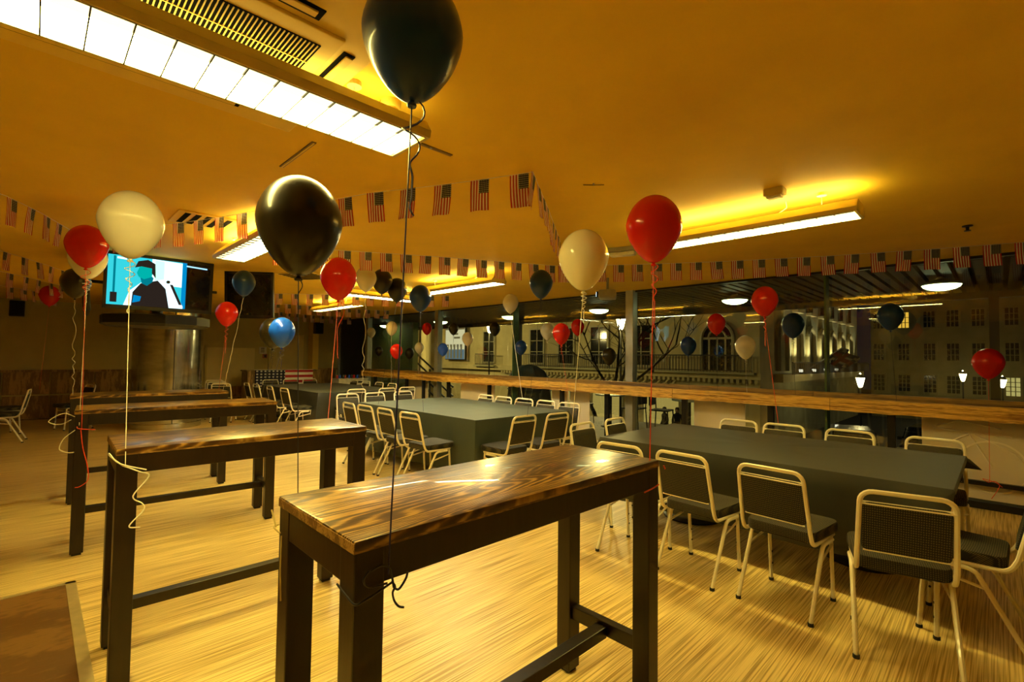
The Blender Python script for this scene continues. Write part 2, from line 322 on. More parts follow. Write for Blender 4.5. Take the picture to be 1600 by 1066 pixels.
# floor insert: dark board with a pale trim
fi = thing('floor_panel', 'dark wooden floor panel with pale metal edging beside the second tall table', 'floor panel', (-4.28, -2.3, 0))
MB().box(.03, 1.95, 0, 2.50, 0, .006).build('board', 'insert_wood', fi)
MB().box(0, .035, 0, 2.55, 0, .009).box(0, 1.98, 2.50, 2.55, 0, .009).build('edging', 'insert_trim', fi)

# ---------------- windows
mull = [-14.95, -13.1, -9.65, -6.93, -4.29, -1.5, 1.3, 3.2]
wide = {-9.65: .14, -4.29: .14, -14.95: .10, -13.1: .12}
bays = []
for i in range(len(mull) - 1):
    a, c = mull[i], mull[i + 1]
    wn = sempty('window_%d' % (i + 1), 'floor-to-ceiling window bay %s' % ('at the far corner by the door' if i == 0 else 'along the timber ledge'), 'window', (0, 0, 0)); bays.append(wn)
    MB().box(a, c, GLY - .005, GLY + .005, .06, CEIL).build('pane', 'window_glass', wn)
    MB().box(a, c, GLY - .03, GLY + .03, 0, .07).build('sill_frame', 'alu' if i in (1, 3) else 'black_metal', wn)
    MB().box(a, c, GLY - .02, GLY + .04, CEIL - .03, CEIL).build('head_frame', 'black_metal', wn)
    ww = wide.get(a, .022)
    if ww > .05: MB().box(a - ww / 2, a + ww / 2, GLY - .09, GLY + .05, 0, CEIL, .006).build('mullion', 'alu', wn)
    else: MB().box(a - ww / 2, a + ww / 2, GLY - .16, GLY - .006, 0, CEIL).build('glass_fin', 'green_edge', wn)
    if i == 0: MB().box(a, c, GLY - .03, GLY - .012, .06, CEIL).build('blackout_panel', 'black_plastic', wn)  # plain black sheet inside the corner pane
# frosted film panels on the lower glass
def frost(x0, x1, lab):
    t = thing('frosted_panel', lab, 'window film', (x0, GLY - .02, .1)); W_ = x1 - x0
    MB().box(0, W_, -.004, .004, 0, .92).build('film', 'frost', t); return t, W_
frost(-11.0, -10.05, 'narrow frosted film panel on the lower glass beside a grey mullion, by the flag-side table')
frost(-8.75, -7.6, 'frosted film panel on the lower glass behind the pale-topped table')
frost(-6.0, -5.62, 'slim frosted film panel to one side of a black ledge post')
frost(-5.55, -5.12, 'slim frosted film panel between a black ledge post and dark glass')
frost(-3.22, -2.49, 'frosted film panel above the olive-topped table, between two dark panes')
t, W_ = frost(-.62, 2.6, 'large frosted film panel etched with a pale bicycle')
pr = MB()
for cx, rr in ((.55, .26), (1.05, .0), (.62, .0)): 
    if rr: pr.tube([(cx + rr * math.cos(a * PI / 18), -.006, .34 + rr * math.sin(a * PI / 18)) for a in range(36)], .012, 4, True)
pr.tube([(.13, -.006, .72), (.30, -.006, .80), (.62, -.006, .74)], .012, 4); pr.tube([(.10, -.006, .70), (.36, -.006, .68), (.70, -.006, .66)], .012, 4)
pr.tube([(.38, -.006, .68), (.55, -.006, .34)], .010, 4); pr.tube([(.40, -.006, .68), (.72, -.006, .50), (.82, -.006, .36)], .010, 4); pr.tube([(.26, -.006, .58), (.40, -.006, .67)], .01, 4)
pr.build('etched_bicycle', 'frost_print', t)
# ---------------- timber ledge along the glass
lg = thing('window_ledge', 'long rough timber ledge on black posts along the windows', 'ledge', (0, 0, 0))
def rough_beam(x0, x1, y0, y1, z0, z1, amp, seed):
    rnd = random.Random(seed); n = max(4, int((x1 - x0) / .09)); v = []; f = []
    for i in range(n + 1):
        x = x0 + (x1 - x0) * i / n
        for (y, z) in ((y0, z0), (y0 - amp * .4, (z0 + z1) / 2), (y0, z1), (y1, z1), (y1, z0)):
            v.append((x, y + rnd.uniform(-amp, amp) * (y == y0 or y < y0), z + rnd.uniform(-amp, amp) * (y != y1)))
    for i in range(n):
        for j in range(5): f.append((i * 5 + j, i * 5 + (j + 1) % 5, i * 5 + 5 + (j + 1) % 5, i * 5 + 5 + j))
    f += [tuple(range(5))[::-1], tuple(n * 5 + j for j in range(5))]
    return MB().add(v, f)
xs = [-12.9, -11.0, -9.2, -7.45, -5.5, -3.4, -1.42, .55, 2.6]
for i in range(len(xs) - 1):
    rough_beam(xs[i] + .002, xs[i + 1] - .002, 6.70, 6.76, .93 + (i % 2) * .004, 1.075, .006, i).build('front_plank', 'timber', lg)
    rough_beam(xs[i] + .3, xs[i + 1] + .297, 6.775, 6.84, .95, 1.075, .003, 30 + i).build('top_plank', 'timber', lg)
    rough_beam(xs[i] - .2, xs[i + 1] - .203, 6.845, 6.905, .95, 1.135, .003, 60 + i).build('back_plank', 'timber_dark', lg)
for x_ in (-12.3, -10.7, -9.95, -8.95, -7.55, -6.6, -5.585, -4.62, -3.27, -2.1, -.86, .6, 1.9):
    MB().box(x_ - .035, x_ + .035, 6.80, 6.86, 0, .94).build('post', 'black_metal', lg)
MB().box(-.6, 2.9, 6.93, 6.98, .255, .30).build('foot_rail', 'black_metal', lg)

# ================================================================== OUTSIDE: TERRACE, STREET, FACADES
SZ = -2.6
struct(MB().box(-17, 4, GLY + .05, 10.6, -.14, -.02).build('floor_terrace', 'decking'), 'dark terrace deck beyond the glass', 'terrace')
struct(MB().box(-80, 40, 10.6, 90, SZ - .1, SZ).build('ground_street', 'asphalt'), 'dark asphalt street below the terrace', 'street')
cn = sempty('canopy', 'dark slatted terrace canopy outside the windows', 'canopy')
MB().box(-17, 4, GLY + .1, 10.6, 2.74, 2.80).build('deck_board', 'iron', cn)
sl = MB().box(-.05, .05, GLY + .14, 10.42, 2.62, 2.70).mesh('slat'); sl.materials.append(MATS['slat_dark'])
for i in range(138): link_shared('slat', sl, cn, (-16.8 + i * .15, 0, 0))
MB().box(-17, 4, 10.42, 10.6, 2.52, 2.80).build('fascia_beam', 'slat_dark', cn)
for x_ in (-.05, -10.2, -16.0): MB().box(x_ - .055, x_ + .055, 10.36, 10.48, -.02, 2.62).build('post', 'slat_dark', cn)
struct(MB().box(-17.0, -13.4, 8.75, 8.95, -.02, 2.62).build('wall_terrace', 'green_wall'), 'dim green terrace end wall beyond the far glass', 'wall')
for i, x_ in enumerate((-.52, -3.14, -5.9, -8.56, -11.44, -14.5)):
    t = thing('bowl_lamp', 'glowing bowl lamp under the terrace canopy, %s from the etched bicycle end' % ('first', 'second', 'third', 'fourth', 'fifth', 'sixth')[i], 'lamp', (x_, 8.4, 2.5), 0, 'bowl lamps under the canopy')
    MB().lathe([(.0, -.05), (.07, -.047), (.14, -.03), (.185, -.005), (.2, .02), (.19, .03)], 28, cap=False).build('glass_bowl', 'bowl_glow', t, True)
    MB().lathe([(.205, .02), (.205, .045), (.05, .10), (.05, .13)], 28).build('fitting', 'alu', t, 'auto')
# --- corner building along the street
A = thing('corner_building', 'yellow-lit stone building with balcony windows and an arched window', 'building', (0, 24, SZ)); z0 = -SZ
MB().box(-46, -7.85, 0, 2.0, 0, 12).build('wall', 'stone_pale', A)
MB().box(-46, -7.7, -.35, 0, z0 + .62, z0 + .95).build('cornice', 'stone_pale', A)
for i in range(64): MB().box(-25 + i * .27, -25 + i * .27 + .13, -.30, -.02, z0 + .45, z0 + .62).build('dentil', 'stone_pale', A)
def win(par, x, z, w_, h_, y=0, pane='dark_pane', nx=2, nz=3, name='window', fm='sash'):
    f_ = MB().box(x - w_ / 2 - .12, x + w_ / 2 + .12, y - .10, y, z - .12, z).box(x - w_ / 2 - .12, x - w_ / 2, y - .10, y, z, z + h_ + .12).box(x + w_ / 2, x + w_ / 2 + .12, y - .10, y, z, z + h_ + .12).box(x - w_ / 2, x + w_ / 2, y - .10, y, z + h_, z + h_ + .12).build(name, fm, par)
    MB().box(x - w_ / 2, x + w_ / 2, y - .03, y - .005, z, z + h_).build('pane', pane, f_)
    b = MB()
    for i in range(1, nx): b.box(x - w_ / 2 + w_ * i / nx - .025, x - w_ / 2 + w_ * i / nx + .025, y - .06, y - .03, z, z + h_)
    for i in range(1, nz): b.box(x - w_ / 2, x + w_ / 2, y - .06, y - .03, z + h_ * i / nz - .02, z + h_ * i / nz + .02)
    b.build('glazing_bars', fm, f_); return f_
for x_ in (-26.6, -21.8, -19.3, -16.8, -14.0): win(A, x_, z0 + 1.2, 1.15, 2.2)
for x_ in (-26.6, -21.8, -19.3, -16.8, -14.0, -9.8): win(A, x_, z0 + 4.9, 1.1, 1.9)
# arched window
aw = MB(); R_ = .78; cx = -9.8; zb = z0 + 1.0; zs = z0 + 2.6
aw.tube([(cx - R_, -.06, zb)] + arc((cx, zs), R_, PI, 0, 16, 'xz', -.06) + [(cx + R_, -.06, zb)], .09, 6).tube(arc((cx, zs), R_ * .55, PI, 0, 12, 'xz', -.05), .05, 5).box(cx - R_, cx + R_, -.08, 0, zs - .06, zs + .04)
for x_ in (-.4, 0, .4): aw.box(cx + x_ - .04, cx + x_ + .04, -.06, 0, zb, zs)
q = aw.build('arched_window', 'sash', A); MB().prism([(cx - R_, zb)] + [(p[0], p[2]) for p in arc((cx, zs), R_, PI, 0, 16, 'xz', 0)] + [(cx + R_, zb)], -.02, -.005, 'y').build('pane', 'dark_pane', q)
for (bx0, bx1) in ((-27.6, -25.6), (-22.8, -13.0), (-13.0, -8.0)):
    b = MB(); n = int((bx1 - bx0) / .16)
    for i in range(n + 1): b.box(bx0 + i * .16 - .012, bx0 + i * .16 + .012, -.50, -.475, z0 + .95, z0 + 1.75)
    b.box(bx0, bx1, -.52, -.46, z0 + 1.72, z0 + 1.78).box(bx0, bx1, -.52, -.46, z0 + 1.0, z0 + 1.04); b.build('balcony_railing', 'iron', A)
    MB().box(bx0 - .1, bx1 + .1, -.6, 0, z0 + .85, z0 + .95).build('balcony_slab', 'stone_grey', A)
for i in range(44):
    x_ = -21.0 + i * .21; MB().add([(x_, -.1, z0 + .5), (x_ + .105, -.1, z0 + .5), (x_ + .105, -1.5, z0 - .25), (x_, -1.5, z0 - .25), (x_, -.1, z0 + .48), (x_ + .105, -.1, z0 + .48), (x_ + .105, -1.5, z0 - .27), (x_, -1.5, z0 - .27)], [(0, 1, 2, 3), (4, 7, 6, 5), (0, 3, 7, 4), (1, 5, 6, 2), (2, 6, 7, 3), (0, 4, 5, 1)]).build('awning_stripe', 'awning_light' if i % 2 else 'awning_dark', A)
for x_ in (-19.5, -16.2, -12.8, -10.2): q = MB().box(x_ - 1.1, x_ + 1.1, -.06, 0, .4, 2.2, .03).build('shop_window', 'sash', A); MB().box(x_ - 1.0, x_ + 1.0, -.075, -.06, .5, 2.1).build('pane', 'shop_glow', q)
for i in range(3): MB().lathe([(.55, 0), (.5, .3), (.42, .5), (.40, 7.0), (.6, 7.3), (.6, 7.5)], 18, (-36.4 + i * 1.7, -1.2, z0 - 2.0)).build('portico_column', 'stone_pale', A, 'auto')
po = thing('lit_poster', 'tall lit poster with a pale top and small figures along its base', 'poster', (-30.2, 23.6, 1.3)); MB().box(-1.25, 1.25, 0, .2, 0, 3.6).build('board', 'iron', po)
MB().box(-1.2, 1.2, -.02, 0, .05, 3.55).build('print_field', 'poster_light', po); MB().box(-1.2, 1.2, -.03, -.02, 2.35, 2.65).build('print_band', 'poster_ink', po); MB().box(-1.2, 1.2, -.03, -.02, .05, .8).build('print_shade', 'poster_blue', po)
for i in range(5): MB().box(-.95 + i * .42, -.75 + i * .42, -.035, -.03, .1, 1.0).lathe([(.1, 0), (.1, .2)], 8, (-.85 + i * .42, -.03, 1.0)).build('print_figure', 'poster_ink', po)
for i, w_ in enumerate((.5, .75)): MB().box(-.1, -.1 + w_, -.03, -.02, 1.95 - i * .3, 2.1 - i * .3).build('print_line', 'poster_ink', po)
# --- arcade building down the side street (front faces +X)
B = thing('arcade_building', 'pale building with a row of uplit arches going down the side street', 'building', (-7.85, 24, SZ))
MB().box(-3, 0, 2.02, 21.9, 0, 12).build('wall', 'stone_grey', B); MB().box(0, .4, 2.05, 21.9, z0 + .45, z0 + .85).build('cornice', 'stone_pale', B)
ar = MB().tube([(.10, -.72, 1.0)] + arc((0, 2.75), .72, PI, 0, 14, 'yz', .10) + [(.10, .72, 1.0)], .13, 6).mesh('arch_surround'); ar.materials.append(MATS['stone_pale'])
an = MB().prism([(-.55, 1.0)] + [(p[1], p[2]) for p in arc((0, 2.75), .55, PI, 0, 12, 'yz', 0)] + [(.55, 1.0)], .02, .05, 'x').mesh('arch_pane'); an.materials.append(MATS['stone_dim'])
uw = MB().box(.0, .10, -.5, .5, 4.3, 6.2).mesh('upper_window'); uw.materials.append(MATS['sash']); uwp = MB().box(.10, .12, -.4, .4, 4.42, 6.1).mesh('pane'); uwp.materials.append(MATS['dark_pane'])
us = MB().box(.0, .28, -.62, .62, 4.15, 4.30).mesh('window_sill'); us.materials.append(MATS['stone_pale'])
for i in range(7):
    y_ = 3.1 + i * 2.6
    q = link_shared('arch_surround', ar, B, (0, y_, z0)); link_shared('arch_pane', an, q)
    q = link_shared('upper_window', uw, B, (0, y_, z0)); link_shared('pane', uwp, q); link_shared('window_sill', us, B, (0, y_, z0))
    MB().lathe([(.09, 0), (.11, .12), (.10, .14)], 10, (.55, y_ + 1.35, z0 + .95)).build('uplighter', 'headlight', B)
    ld = bpy.data.lights.new('arch_uplight', 'SPOT'); ld.energy = 170; ld.color = (1, .88, .55); ld.spot_size = math.radians(70); ld.spot_blend = .6; ld.shadow_soft_size = .05
    lo = bpy.data.objects.new('arch_uplight', ld); col.objects.link(lo); lo.location = (-7.85 + .55, 24 + y_ + 1.35, .95 + .2); lo.rotation_euler = (math.radians(180), math.radians(-16), 0)
b = MB()
for i in range(109): b.box(.75, .78, 2.2 + i * .18, 2.22 + i * .18, z0 + .85, z0 + 1.45)
b.box(.74, .79, 2.2, 21.8, z0 + 1.42, z0 + 1.47); b.build('balcony_railing', 'iron', B)
# --- dark terrace at the end of the side street
Cb = thing('end_terrace', 'dark brick terrace with sash windows closing the side street', 'building', (0, 46, SZ))
MB().box(-7.0, 8, 0, 3, 0, 12).build('wall', 'stone_dim', Cb); MB().box(-7.0, 8, -.12, 0, z0 + 1.0, z0 + 1.2).build('string_course', 'stone_dim', Cb)
for i, x_ in enumerate((-6.5, -5.0, -3.55, -2.3, -1.0, .6, 2.3)):
    win(Cb, x_, z0 + 4.1, .62, 1.15, 0, 'lit_pane' if i == 1 else 'dark_pane', 3, 3, fm='stone_dim'); win(Cb, x_, z0 + 1.7, .62, 1.2, 0, 'dark_pane', 3, 3, fm='stone_dim'); win(Cb, x_, z0 - .6, .66, 1.2, 0, 'lit_pane_dim' if i == 5 else 'dark_pane', 3, 4, fm='stone_dim')
def street_lamp(lab, x, y, top, power, heads=1):
    t = thing('street_lamp', lab, 'street lamp', (x, y, SZ)); h = top - SZ
    MB().lathe([(.14, 0), (.10, .3), (.05, .5), (.04, h - .45)], 12).build('post', 'iron', t); 
    MB().lathe([(.06, h - .5), (.10, h - .42), (.19, h - .02), (.06, h + .12), (.01, h + .22)], 10).build('lantern', 'street_glow', t); MB().lathe([(.20, h - .02), (.16, h + .05), (.05, h + .16)], 10).build('lantern_cap', 'iron', t)
    ld = bpy.data.lights.new('street_lamp_light', 'POINT'); ld.energy = power; ld.color = (1, .74, .26); ld.shadow_soft_size = .2
    lo = bpy.data.objects.new('street_lamp_light', ld); col.objects.link(lo); lo.location = (x, y - .35, top - .2); lo.parent = None
street_lamp('lit street lamp standing before the arcade cornice', -4.9, 29.3, .75, 25); street_lamp('lit street lamp standing before the ground-floor doors of the end terrace', -1.7, 43.0, .85, 22); street_lamp('lit street lamp beside the lit doorway of the end terrace', .1, 41.0, .6, 18)
street_lamp('tall street lamp rising among bare branches', -9.9, 15.5, 3.1, 300)
street_lamp('added street lamp lighting the balcony windows', -20.5, 18.5, 3.4, 480); street_lamp('added street lamp lighting the wall near the lit poster', -30.5, 19.0, 3.4, 900)  # two posts added to light the corner building's facade
# bare tree
tr_ = thing('bare_tree', 'bare branching tree standing on the street beyond the terrace', 'tree', (-8.3, 12.6, SZ)); rnd = random.Random(4)
def branch(b, p, d, r, L_, lvl):
    pts = [Vector(p)]; rad = [r]; dd = Vector(d).normalized()
    for i in range(5):
        dd = (dd + Vector((rnd.uniform(-.2, .2), rnd.uniform(-.2, .2), rnd.uniform(-.12, .16)))).normalized(); pts.append(pts[-1] + dd * L_ / 5); rad.append(r * (1 - .13 * (i + 1)))
    b.tube(pts, rad, 5)
    if lvl:
        for k in range(4 if lvl > 1 else 3):
            i = rnd.randrange(2, 6); e_ = Vector((rnd.uniform(-1, 1), rnd.uniform(-1, 1), rnd.uniform(-.1, .8))); branch(b, pts[i], dd * .6 + e_, r * .5, L_ * .62, lvl - 1)
b = MB(); branch(b, (0, 0, 0), (.02, 0, 1), .13, 3.2, 0); b.build('trunk', 'bark', tr_)
b = MB()
for a_ in ((-.9, .1, .55), (.8, -.3, .7), (-.35, .5, 1), (.3, .6, .5)): branch(b, (.03, 0, 3.0), a_, .055, 2.4, 3)
b.build('branches', 'bark', tr_)
# hand-rails of the steps
sr = thing('stair_railing', 'black sloping hand-rails of the outdoor steps', 'railing', (-21.5, 15, SZ))
for i in range(4): MB().tube([(-1.8, 0, 4.6 - i * .45), (2.2, 0, 2.6 - i * .45)], .05, 6).build('rail', 'iron', sr)
for x_ in (-1.6, .2, 2.0): MB().box(x_ - .04, x_ + .04, -.04, .04, 0, 4.45 - (x_ + 1.8) * .5).build('post', 'iron', sr)
# covered parasol and terrace furniture
tp = thing('covered_parasol', 'bulky black parasol cover standing on the terrace', 'parasol cover', (-8.45, 9.0, -.02)); n = 28; v = []; f = []
for j, (r_, z_) in enumerate(((.62, 0), (.60, .4), (.56, .75), (.58, 1.0), (.44, 1.2), (.22, 1.32), (.03, 1.36))):
    for i in range(n): a_ = 2 * PI * i / n; k = r_ * (1 + .09 * math.sin(a_ * 7 + j * .4)); v.append((k * math.cos(a_) * 1.1, k * math.sin(a_) * .6, z_))
for j in range(6):
    for i in range(n): f.append((j * n + i, j * n + (i + 1) % n, (j + 1) * n + (i + 1) % n, (j + 1) * n + i))
MB().add(v, f).build('cover', 'tarp', tp, True); MB().tube([(.62 * math.cos(k * PI / 12) * 1.08, .62 * math.sin(k * PI / 12) * .64, .72) for k in range(24)], .012, 5, True).build('strap', 'iron', tp)
def bistro(x, y, lab):
    t = thing('bistro_table', lab, 'table', (x, y, -.02)); MB().lathe([(.34, .70), (.34, .73)], 24).build('table_top', 'alu', t); MB().lathe([(.03, .04), (.03, .70)], 10).build('stem', 'iron', t); MB().lathe([(.22, 0), (.2, .03), (.04, .05)], 20).build('base', 'iron', t)
def stool(x, y, lab, rz=0):
    t = thing('terrace_chair', lab, 'chair', (x, y, -.02), rz, 'terrace chairs'); MB().box(-.2, .2, -.2, .2, .44, .47, .01).build('seat', 'iron', t); MB().box(-.2, .2, -.21, -.18, .55, .86, .008).build('backrest', 'iron', t)
    for sx in (-1, 1):
        for sy in (-1, 1): MB().tube([(sx * .18, sy * .18, .45), (sx * .2, sy * .21, 0)], .013, 6).build('leg', 'iron', t)
        MB().tube([(sx * .18, -.18, .45), (sx * .18, -.2, .84)], .013, 6).build('back_post', 'iron', t)
bistro(-6.2, 9.3, 'round bistro table on the terrace beyond the slim frosted panels'); bistro(-4.4, 9.4, 'round bistro table on the terrace beside the tall grey mullion')
for x_, y_, r_ in ((-7.0, 9.3, -1.5), (-5.66, 9.4, 1.6), (-5.06, 9.5, -1.4), (-3.7, 9.4, 1.5)): stool(x_, y_, 'dark terrace chair drawn up to a round bistro table', r_)
pl = thing('planter', 'squarish ochre planter on the terrace beside a ledge post', 'planter', (-1.15, 7.7, -.02)); MB().prism([(-.11, 0), (.11, 0), (.13, .34), (-.13, .34)], -.12, .12, 'y').build('pot', 'timber', pl); MB().box(-.12, .12, -.11, .11, .34, .36).build('soil', 'bark', pl)
# cars
def car(lab, x, y, rz, paint, lit):
    t = thing('parked_car', lab, 'car', (x, y, SZ), rz)
    pr_ = [(-2.0, .35), (2.0, .30), (2.05, .62), (1.75, .82), (1.0, .95), (.35, 1.42), (-.95, 1.46), (-1.75, 1.05), (-2.05, .95)]
    m_ = MB().prism(pr_, -.80, .80, 'y'); o = m_.build('body', paint, t, False); bv = o.modifiers.new('bevel', 'BEVEL'); bv.width = .12; bv.segments = 3
    MB().add([(1.0, -.66, .98), (1.0, .66, .98), (.40, .60, 1.40), (.40, -.60, 1.40), (1.03, -.66, .99), (1.03, .66, .99), (.43, .60, 1.41), (.43, -.60, 1.41)], [(0, 1, 2, 3), (4, 7, 6, 5), (0, 4, 5, 1), (1, 5, 6, 2), (2, 6, 7, 3), (3, 7, 4, 0)]).build('windscreen', 'dark_pane', t)
    for s in (-1, 1):
        MB().prism([(.85, .98), (.35, 1.36), (-.9, 1.38), (-1.45, 1.02)], s * .79, s * .815, 'y').build('side_window', 'dark_pane', t)
        for x_ in (1.25, -1.25): q = MB().tube([(x_, s * .62, .33), (x_, s * .84, .33)], .33, 20).build('wheel', 'rubber', t); MB().tube([(x_, s * .845, .33), (x_, s * .855, .33)], .19, 14).build('hub_cap', 'alu', q)
        MB().box(1.90, 2.04, s * .62 - .15, s * .62 + .15, .60, .74, .03).build('headlamp', 'headlight' if lit and s > 0 else 'bare_white', t); MB().box(.75, .95, s * .82, s * .98, .92, 1.05, .02).build('wing_mirror', paint, t)
    MB().box(1.98, 2.07, -.45, .45, .40, .55).build('front_grille', 'iron', t)
car('silver hatchback parked in the side street, nose towards the terrace', -4.3, 23.5, math.radians(-75), 'car_paint', True); car('dark car parked behind the silver hatchback', -2.0, 26.5, math.radians(-95), 'car_dark', False)
# union flag on a slanting pole
uf = thing('union_flag', 'union flag drooping from a slanting pole on the arcade building', 'flag', (-7.85, 32.0, 1.6)); MB().tube([(-.05, -.05, -.6), (1.5, 1.2, .75)], .04, 6).build('pole', 'bare_white', uf)
nx_, nz_ = 12, 8; o_ = Vector((.75, .6, .05)); e1 = Vector((.75, .6, .68)); e2 = Vector((.42, .40, -.36))
for nm, sel, mt in (('flag_field', lambda i, j: not (abs(j - 3.5) < 1 or abs(i - 5.5) < 1.2) and abs(abs(i - 5.5) / 6 - abs(j - 3.5) / 4) > .2, 'union_blue'), ('flag_cross', lambda i, j: abs(j - 3.5) < 1 or abs(i - 5.5) < 1.2, 'union_red'), ('flag_saltire', lambda i, j: not (abs(j - 3.5) < 1 or abs(i - 5.5) < 1.2) and abs(abs(i - 5.5) / 6 - abs(j - 3.5) / 4) <= .2, 'union_white')):
    v = [o_ + e1 * (j / nz_) + e2 * (i / nx_) * 1.6 + Vector((.12 * math.sin(i * .8), -.1 * math.sin(i * .8 + j * .3), -.10 * (i / nx_) ** 2)) for j in range(nz_ + 1) for i in range(nx_ + 1)]
    f = [(j * 13 + i, j * 13 + i + 1, (j + 1) * 13 + i + 1, (j + 1) * 13 + i) for j in range(nz_) for i in range(nx_) if sel(i, j)]
    q = MB().add(v, f).build(nm, mt, uf); q.modifiers.new('t', 'SOLIDIFY').thickness = .01
# two passers-by (clothed bodies grown from a skeleton)
def person(lab, x, y, rz, pose):
    V_ = [(0, 0, .92), (0, .01, 1.12), (0, 0, 1.36), (0, .02, 1.48), (0, .04, 1.60), (0, .03, 1.70)]; R_ = [.15, .13, .15, .06, .095, .07]
    E_ = [(0, 1), (1, 2), (2, 3), (3, 4), (4, 5)]
    for s in (-1, 1):
        k = len(V_); V_ += [(s * .17, 0, 1.38), (s * .23, -.03, 1.10), (s * (.20 if pose else .12), .14, .92), (s * (.19 if pose else .05), .20, .88)]; R_ += [.075, .058, .045, .04]; E_ += [(2, k), (k, k + 1), (k + 1, k + 2), (k + 2, k + 3)]
        k = len(V_); V_ += [(s * .09, 0, .86), (s * .10, .02, .48), (s * .11, -.02, .09), (s * .12, .13, .04)]; R_ += [.10, .075, .055, .045]; E_ += [(0, k), (k, k + 1), (k + 1, k + 2), (k + 2, k + 3)]
    m_ = bpy.data.meshes.new('body'); m_.from_pydata(V_, E_, []); t = thing('person', lab, 'person', (x, y, SZ), rz)
    o = mk_obj('body', m_, 'coat_dark', t); sk = o.modifiers.new('skin', 'SKIN')
    for i, r_ in enumerate(R_): m_.skin_vertices[0].data[i].radius = (r_, r_ * .85)
    m_.skin_vertices[0].data[0].use_root = True; o.modifiers.new('sub', 'SUBSURF').levels = 2; o.modifiers['sub'].render_levels = 2
    MB().lathe([(.02, .16), (.085, .13), (.105, .05), (.10, -.03), (.085, -.08)], 16, (0, .02, 1.62)).build('hair', 'bark', t, True)
    MB().lathe([(.005, .09), (.05, .08), (.078, .02), (.070, -.05), (.03, -.10)], 14, (0, .075, 1.60)).build('face', 'skin', t, True)
person('person in a dark coat standing arm to arm with another outside the shop', -11.7, 22.3, 2.6, 0); person('shorter-seeming person in a dark coat beside the other one outside the shop', -11.2, 22.6, 3.5, 1)

# ================================================================== TALL TABLES
def tall_table(lab, x0, x1, y0, y1, rz=0):
    W_, L_ = x1 - x0, y1 - y0; H = 1.07; l = .078; g = .012
    t = thing('tall_table', lab, 'table', ((x0 + x1) / 2, (y0 + y1) / 2, 0), rz)
    a, b_ = W_ / 2, L_ / 2
    MB().box(-a, a, -b_, b_, H - .024, H, .004).build('table_top', 'table_top', t, 'auto')
    MB().box(-a + .001, a - .001, -b_ - .0015, b_ + .0015, H - .030, H - .005, .002).build('edge_band', 'table_edge', t)
    for sx in (-1, 1):
        MB().box(sx * (a - .024) - .020, sx * (a - .024) + .020, -b_ + l, b_ - l, H - .115, H - .025, .003).build('apron', 'espresso', t)
        MB().box(-a + l, a - l, sx * (b_ - .024) - .020, sx * (b_ - .024) + .020, H - .115, H - .025, .003).build('apron', 'espresso', t)
    lm = MB().box(-l / 2, l / 2, -l / 2, l / 2, .016, H - .026, .005).mesh('leg'); lm.materials.append(MATS['espresso'])
    fm = MB().box(-l / 2 + .012, l / 2 - .012, -l / 2 + .012, l / 2 - .012, 0, .018).mesh('foot'); fm.materials.append(MATS['rubber'])
    for sx in (-1, 1):
        for sy in (-1, 1):
            q = link_shared('leg', lm, t, (sx * (a - l / 2 - .002), sy * (b_ - l / 2 - .002), 0)); link_shared('foot', fm, q)
        MB().box(-a + l, a - l, sx * (b_ - l / 2) - .022, sx * (b_ - l / 2) + .022, .255, .315, .003).build('end_stretcher', 'espresso', t)
    MB().box(-.028, .028, -b_ + l / 2 + .022, b_ - l / 2 - .022, .25, .30, .003).build('long_stretcher', 'espresso', t)
    return t
tall_table('tall dark wooden bar table with golden swirling grain, navy and black balloons tied to it', -1.545, -1.045, .545, 1.93, math.radians(-.7))
tall_table('tall dark wooden bar table with a white ribbon dangling down its leg', -3.26, -2.755, .285, 1.475, math.radians(-1.5))
tall_table('tall dark wooden bar table with a thin red string hanging down its leg', -5.24, -4.76, .25, 1.64, math.radians(-4))
tall_table('tall dark wooden bar table under the television cluster', -6.90, -6.40, .29, 1.66, math.radians(-4))

